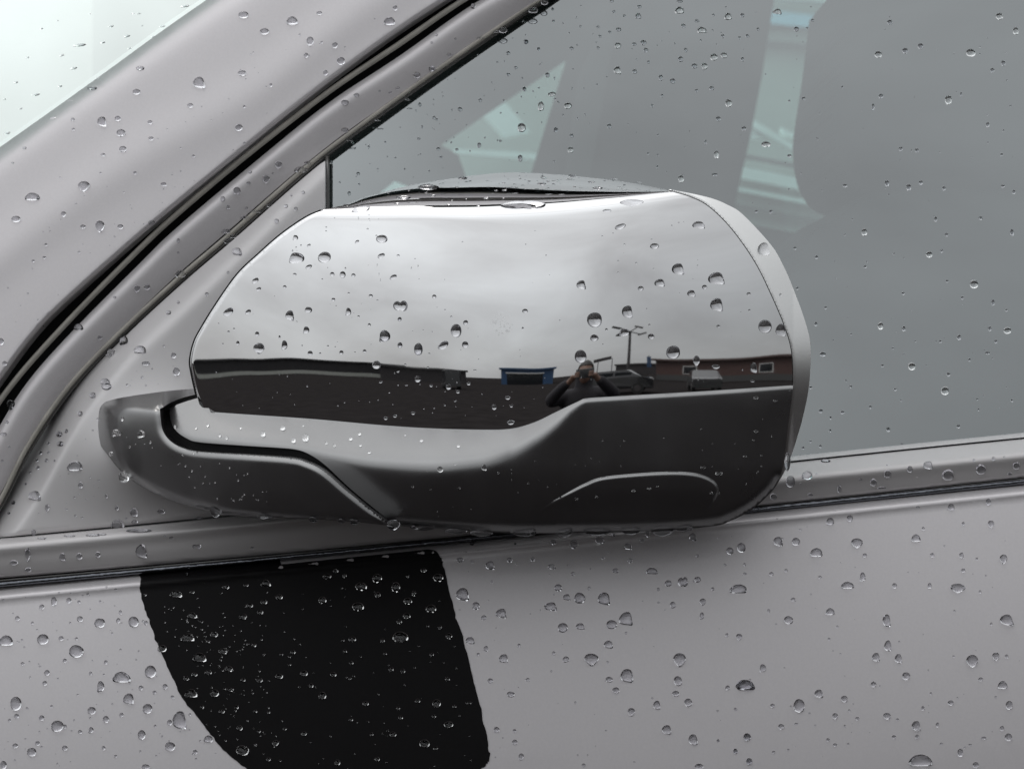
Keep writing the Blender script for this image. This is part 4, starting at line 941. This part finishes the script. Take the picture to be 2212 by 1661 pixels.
OPEN = ('cap', 'rim', 'wind')          # on chrome the water lies straight on the metal
def drop_outline(w_, h_, code, rnd, n=20):
    a = np.arange(n)*2*math.pi/n
    x, y = np.cos(a), np.sin(a)              # y downward on the sheet
    r = 1 + sum(rnd.normal(0, .05/k)*np.cos(k*a+rnd.uniform(0, 6.28)) for k in (2, 3, 4))
    if code == 'o': r = r*(1 + .08*np.maximum(y, 0)*np.abs(x))
    x, y = x*r, y*r
    if code == 't': k = np.clip((x+y)/1.41, 0, 2); x, y = x + .35*k**3*.7, y + .35*k**3*.7; q = (x-y)*.5*(1-.45*np.clip((x+y)/1.9, -.2, 1)); p_ = (x+y)*.5; x, y = p_+q, p_-q
    elif code == 'l': k = np.clip((-x+y)/1.41, 0, 2); x, y = x - .4*k**3*.7, y + .3*k**3*.7; q = (x+y)*.5*(1-.45*np.clip((-x+y)/1.9, -.2, 1)); p_ = (-x+y)*.5; x, y = -p_+q, p_+q
    elif code == 'v': x = x*(1-.45*np.clip(y, 0, 1)**1.2 + .1*np.clip(-y, 0, 1)); y = y + .12*np.exp(-(x/.3)**2)*(y > 0)
    elif code == 'f': y = np.where(y > 0, np.tanh(y*2.2)*.55, y*1.1); x = x*(1+.08*(y > 0))
    elif code == 'b': y = y*.72 + .38*(x**2) - .2
    elif code == 'd': y = y*(.62+.38*np.abs(x)**.8*(1+.3*np.sign(x))) ; y = np.where(np.abs(x) < .3, y*.8, y)
    elif code == 's': p_ = (x-y)*.5; q = (x+y)*.5; p_ = p_*1.0; q = q*.62; x, y = p_+q, -p_+q
    x = (x-(x.max()+x.min())/2)/((x.max()-x.min())/2); y = (y-(y.max()+y.min())/2)/((y.max()-y.min())/2)
    return x*w_/2, y*h_/2

def drop_mesh(u, v, w_, h_, code, surf, rnd, rings=6, n=20):
    Df = SURF[surf][0]
    ox, oy = drop_outline(w_, h_, code, rnd, n)
    A = 1.07 if surf not in ('wind',) else 1.3
    rr = np.array([1, .965, .9, .77, .56, .3][:rings]) if rings == 6 else np.array([1, .85, .5])
    hh = (np.sqrt(A*A-rr*rr)-math.sqrt(A*A-1))/(A-math.sqrt(A*A-1))
    mx_, my_ = .06*w_*rnd.uniform(-1, 1), .10*h_       # the water hangs low
    U = np.concatenate([u + ox*r + mx_*(1-r*r) for r in rr] + [[u+mx_]])
    W = np.concatenate([v + oy*r + my_*(1-r*r) for r in rr] + [[v+my_]])
    D = Df(U, W); pos = P(U, W, D)
    nrm = normals_of(Df, np.array([u, u+.01]), np.array([v, v]))[0]
    tilt_n = max(.25, abs(nrm[1]))
    size = min(w_, h_/ (1 if surf in ('cap',) and h_ < .35*w_ else 1)) * S * float(D[0])
    if h_ < .4*w_ : size = min(w_*.34, h_*1.6)*S*float(D[0])
    amp = .45*size*rnd.uniform(.85, 1.1)
    if surf == 'window': amp *= .9
    if surf in ('decal', 'arm', 'shell', 'cover'): amp *= 1.25
    if surf == 'wind': amp *= .5
    hts = np.concatenate([np.full(n, h*amp) for h in hh] + [[amp]])
    pos = pos + hts[:, None]*nrm
    lift = -.00004 if surf in OPEN else .00006
    pos = pos + nrm*lift
    faces = []
    for i in range(len(rr)-1):
        for k in range(n):
            k2 = (k+1) % n
            faces.append((i*n+k, i*n+k2, (i+1)*n+k2, (i+1)*n+k))
    b = (len(rr)-1)*n; c = len(rr)*n
    for k in range(n): faces.append((b+k, b+(k+1) % n, c))
    if surf not in OPEN:                     # underside: water beads on the wax, a breath of air beneath
        b0 = len(pos); inner = P(u + ox*.5, v + oy*.5, Df(u + ox*.5, v + oy*.5)) + nrm*lift
        mid_ = P(np.array([u]), np.array([v]), Df(np.array([u]), np.array([v]))) + nrm*lift
        pos = np.vstack([pos, inner, mid_])
        for k in range(n):
            k2 = (k+1) % n
            faces.append((k2, k, b0+k, b0+k2)); faces.append((b0+k2, b0+k, b0+n))
    ctr = P(np.array([u]), np.array([v]), Df(np.array([u]), np.array([v])))[0]
    # outward winding
    a = np.cross(pos[b+1]-pos[b], pos[c]-pos[b])
    if a @ nrm < 0: faces = [f[::-1] for f in faces]
    return pos, faces, ctr

DR.sort(key=lambda d: -d[2]*d[3])
NIND = 300
rnd = np.random.default_rng(5)
def where(surf, u, v):
    if surf in ('door',):
        h_ = "high" if v < 1290 else ("midway" if v < 1470 else "low")
        a = "left of the black vinyl" if u < 560 else ("just right of the black vinyl" if u < 1230 else ("below the mirror end" if u < 1600 else ("right of the mirror" if u < 1950 else "at the far right")))
        return f", {h_}, {a}"
    if surf == 'decal': return f", {'upper' if v < 1360 else ('middle' if v < 1500 else 'lower')} {'left' if u < 480 else ('left of centre' if u < 640 else ('right of centre' if u < 830 else 'right'))} part"
    if surf == 'cap': return f", {'along the top' if v < 470 else ('upper' if v < 570 else ('middle' if v < 690 else ('lower' if v < 770 else 'bottom')))}, {'far left' if u < 620 else ('left' if u < 860 else ('centre' if u < 1220 else ('right' if u < 1500 else 'far right')))}"
    if surf == 'window': return f", {'upper' if v < 150 else ('middle' if v < 420 else 'lower')} part{', left of the post' if u < 1250 else (', before the headrest' if u > 1780 else '')}"
    if surf == 'pillar': return f", {'upper' if v < 200 else ('middle' if v < 400 else 'lower')} part"
    if surf == 'mould': return ', ' + ('left of the mirror' if u < 900 else ('just right of the mirror' if u < 1830 else ('farther right' if u < 2050 else 'at the far right')))
    if surf in ('frame', 'sail'): return f", {'upper' if v < 500 else ('middle' if v < 850 else 'lower')} part"
    return ''
for i, (u, v, w_, h_, code, surf) in enumerate(DR[:NIND]):
    pos, faces, ctr = drop_mesh(u, v, w_, h_, code, surf, rnd)
    me = bpy.data.meshes.new("raindrop"); me.from_pydata((pos-ctr).tolist(), [], faces); me.materials.append(M['water_clear' if surf in ('decal', 'arm', 'shell', 'cover', 'window') else 'water'])
    sm = [True]*len(me.polygons)
    me.polygons.foreach_set("use_smooth", sm)
    ob = bpy.data.objects.new("raindrop", me); ob.location = ctr; COL.objects.link(ob)
    sz = w_*h_
    size = "big" if sz > 620 else ("large" if sz > 360 else ("middling" if sz > 170 else "small"))
    tag(ob, f"{size} {CODE[code]} raindrop on the {WORDS[surf]}{where(surf, u, v)}", "raindrop", f"raindrops on the {WORDS[surf]}")
# the rest and the fine spray: one mass
co, fa, clear = [], [], []
def stuff(u, v, w_, h_, code, surf, rings=3, n=8):
    pos, faces, _ = drop_mesh(u, v, w_, h_, code, surf, rnd, rings, n)
    b = len(co); co.extend(pos.tolist()); fa.extend([tuple(b+i for i in f) for f in faces]); clear.extend([1 if surf in ('decal', 'arm', 'shell', 'cover') else 0]*len(faces))
for (u, v, w_, h_, code, surf) in DR[NIND:]: stuff(u, v, w_, h_, code, surf, 6, 14)
def spray(n, poly, surf, lo, hi):
    poly = np.array(poly, float); x0, y0 = poly.min(0); x1, y1 = poly.max(0); k = 0
    while k < n:
        u, v = rnd.uniform(x0, x1), rnd.uniform(y0, y1)
        if not inside(np.array([u]), np.array([v]), poly)[0]: continue
        s_ = lo + (hi-lo)*rnd.random()**2.5
        stuff(u, v, s_*rnd.uniform(.85, 1.25), s_*rnd.uniform(.8, 1.1), 'o', surf); k += 1
spray(110, L1.tolist()+[(700, 1700), (980, 1690)]+[(1040, 1620), (1000, 1400), (950, 1240), (330, 1262)], 'decal', 2.2, 5.5)
spray(120, [(330, 1290), (560, 1330), (620, 1650), (540, 1650), (430, 1540)], 'decal', 2.4, 6)
spray(70, [(5, 1290), (285, 1265), (350, 1450), (500, 1650), (5, 1655)], 'door', 2.0, 5)
spray(60, [(1000, 1200), (2205, 1090), (2205, 1655), (1070, 1655)], 'door', 2.0, 4.5)
spray(60, [(20, 560), (560, 90), (900, 20), (500, 330), (40, 760)], 'pillar', 2.0, 4.5)
spray(110, [(1200, 20), (2200, 5), (2200, 900), (1800, 920), (1770, 640), (1650, 470), (1250, 350)], 'window', 2.0, 4.5)
spray(50, [(740, 330), (1130, 60), (1200, 60), (1200, 350), (960, 370), (760, 430)], 'window', 2.0, 5)
spray(60, [(430, 750), (690, 480), (1440, 440), (1690, 740), (1000, 780)], 'cap', 1.8, 4)
spray(50, [(450, 800), (1690, 815), (1250, 850), (1050, 915), (480, 880)], 'cap', 1.8, 4)
spray(40, [(240, 930), (500, 1000), (650, 1090), (450, 1080)], 'arm', 2.0, 4.5)
spray(50, [(900, 1020), (1700, 880), (1640, 1060), (900, 1120)], 'shell', 2.0, 4.5)
spray(40, [(90, 1060), (300, 780), (380, 790), (220, 1080), (60, 1140)], 'sail', 2.0, 5)
me = bpy.data.meshes.new("rain_spray"); me.from_pydata(co, [], fa); me.materials.append(M['water']); me.materials.append(M['water_clear'])
me.polygons.foreach_set("material_index", clear)
me.polygons.foreach_set("use_smooth", [True]*len(me.polygons))
tag(link("rain_spray", me), kind="stuff")
# drops hanging from the underside of the mirror
for (u, v, w_, h_, hang) in [(677, 1121, 22, 9, 6), (738, 1124, 20, 7, 5), (765, 1126, 26, 9, 6), (850, 1135, 30, 12, 9), (1040, 1152, 50, 9, 5), (1133, 1152, 52, 9, 5), (1218, 1151, 40, 12, 8), (1290, 1149, 60, 10, 6),
                          (1362, 1147, 44, 10, 6), (1430, 1145, 52, 16, 12), (1478, 1143, 40, 8, 4), (1701, 1000, 14, 30, 6), (466, 1105, 26, 18, 8), (575, 1117, 40, 6, 3), (915, 1140, 60, 7, 4), (985, 1148, 50, 7, 4)]:
    Df = D_shell if u > 855 else D_arm
    d0 = float(Df(np.array([u]), np.array([v-6]))[0]) + .0015
    bm = bmesh.new(); bmesh.ops.create_uvsphere(bm, u_segments=16, v_segments=12, radius=1)
    for q in bm.verts:
        x, y, z = q.co
        f_ = 1 - .25*max(0, -z)
        q.co = (x*w_*.5*S*d0*f_, y*min(w_, 24)*.4*S*d0*f_, z*(h_*.6+hang*.5)*S*d0)
    c_ = P(np.array([u]), np.array([v-h_*.1]), np.array([d0]))[0]
    me = bpy.data.meshes.new("hanging_drop"); bm.to_mesh(me); bm.free(); me.materials.append(M['water'])
    me.polygons.foreach_set("use_smooth", [True]*len(me.polygons))
    ob = bpy.data.objects.new("hanging_drop", me); ob.location = c_; COL.objects.link(ob)
    tag(ob, f"{'broad' if w_ > 45 else 'narrow'} raindrop hanging under the black mirror, {'below its foot' if u < 700 else ('below the joint of foot and shell' if u < 900 else ('at mid-width' if u < 1180 else ('below the oval cover' if u < 1500 else 'at its right end')))}", "raindrop", "drops hanging under the mirror")
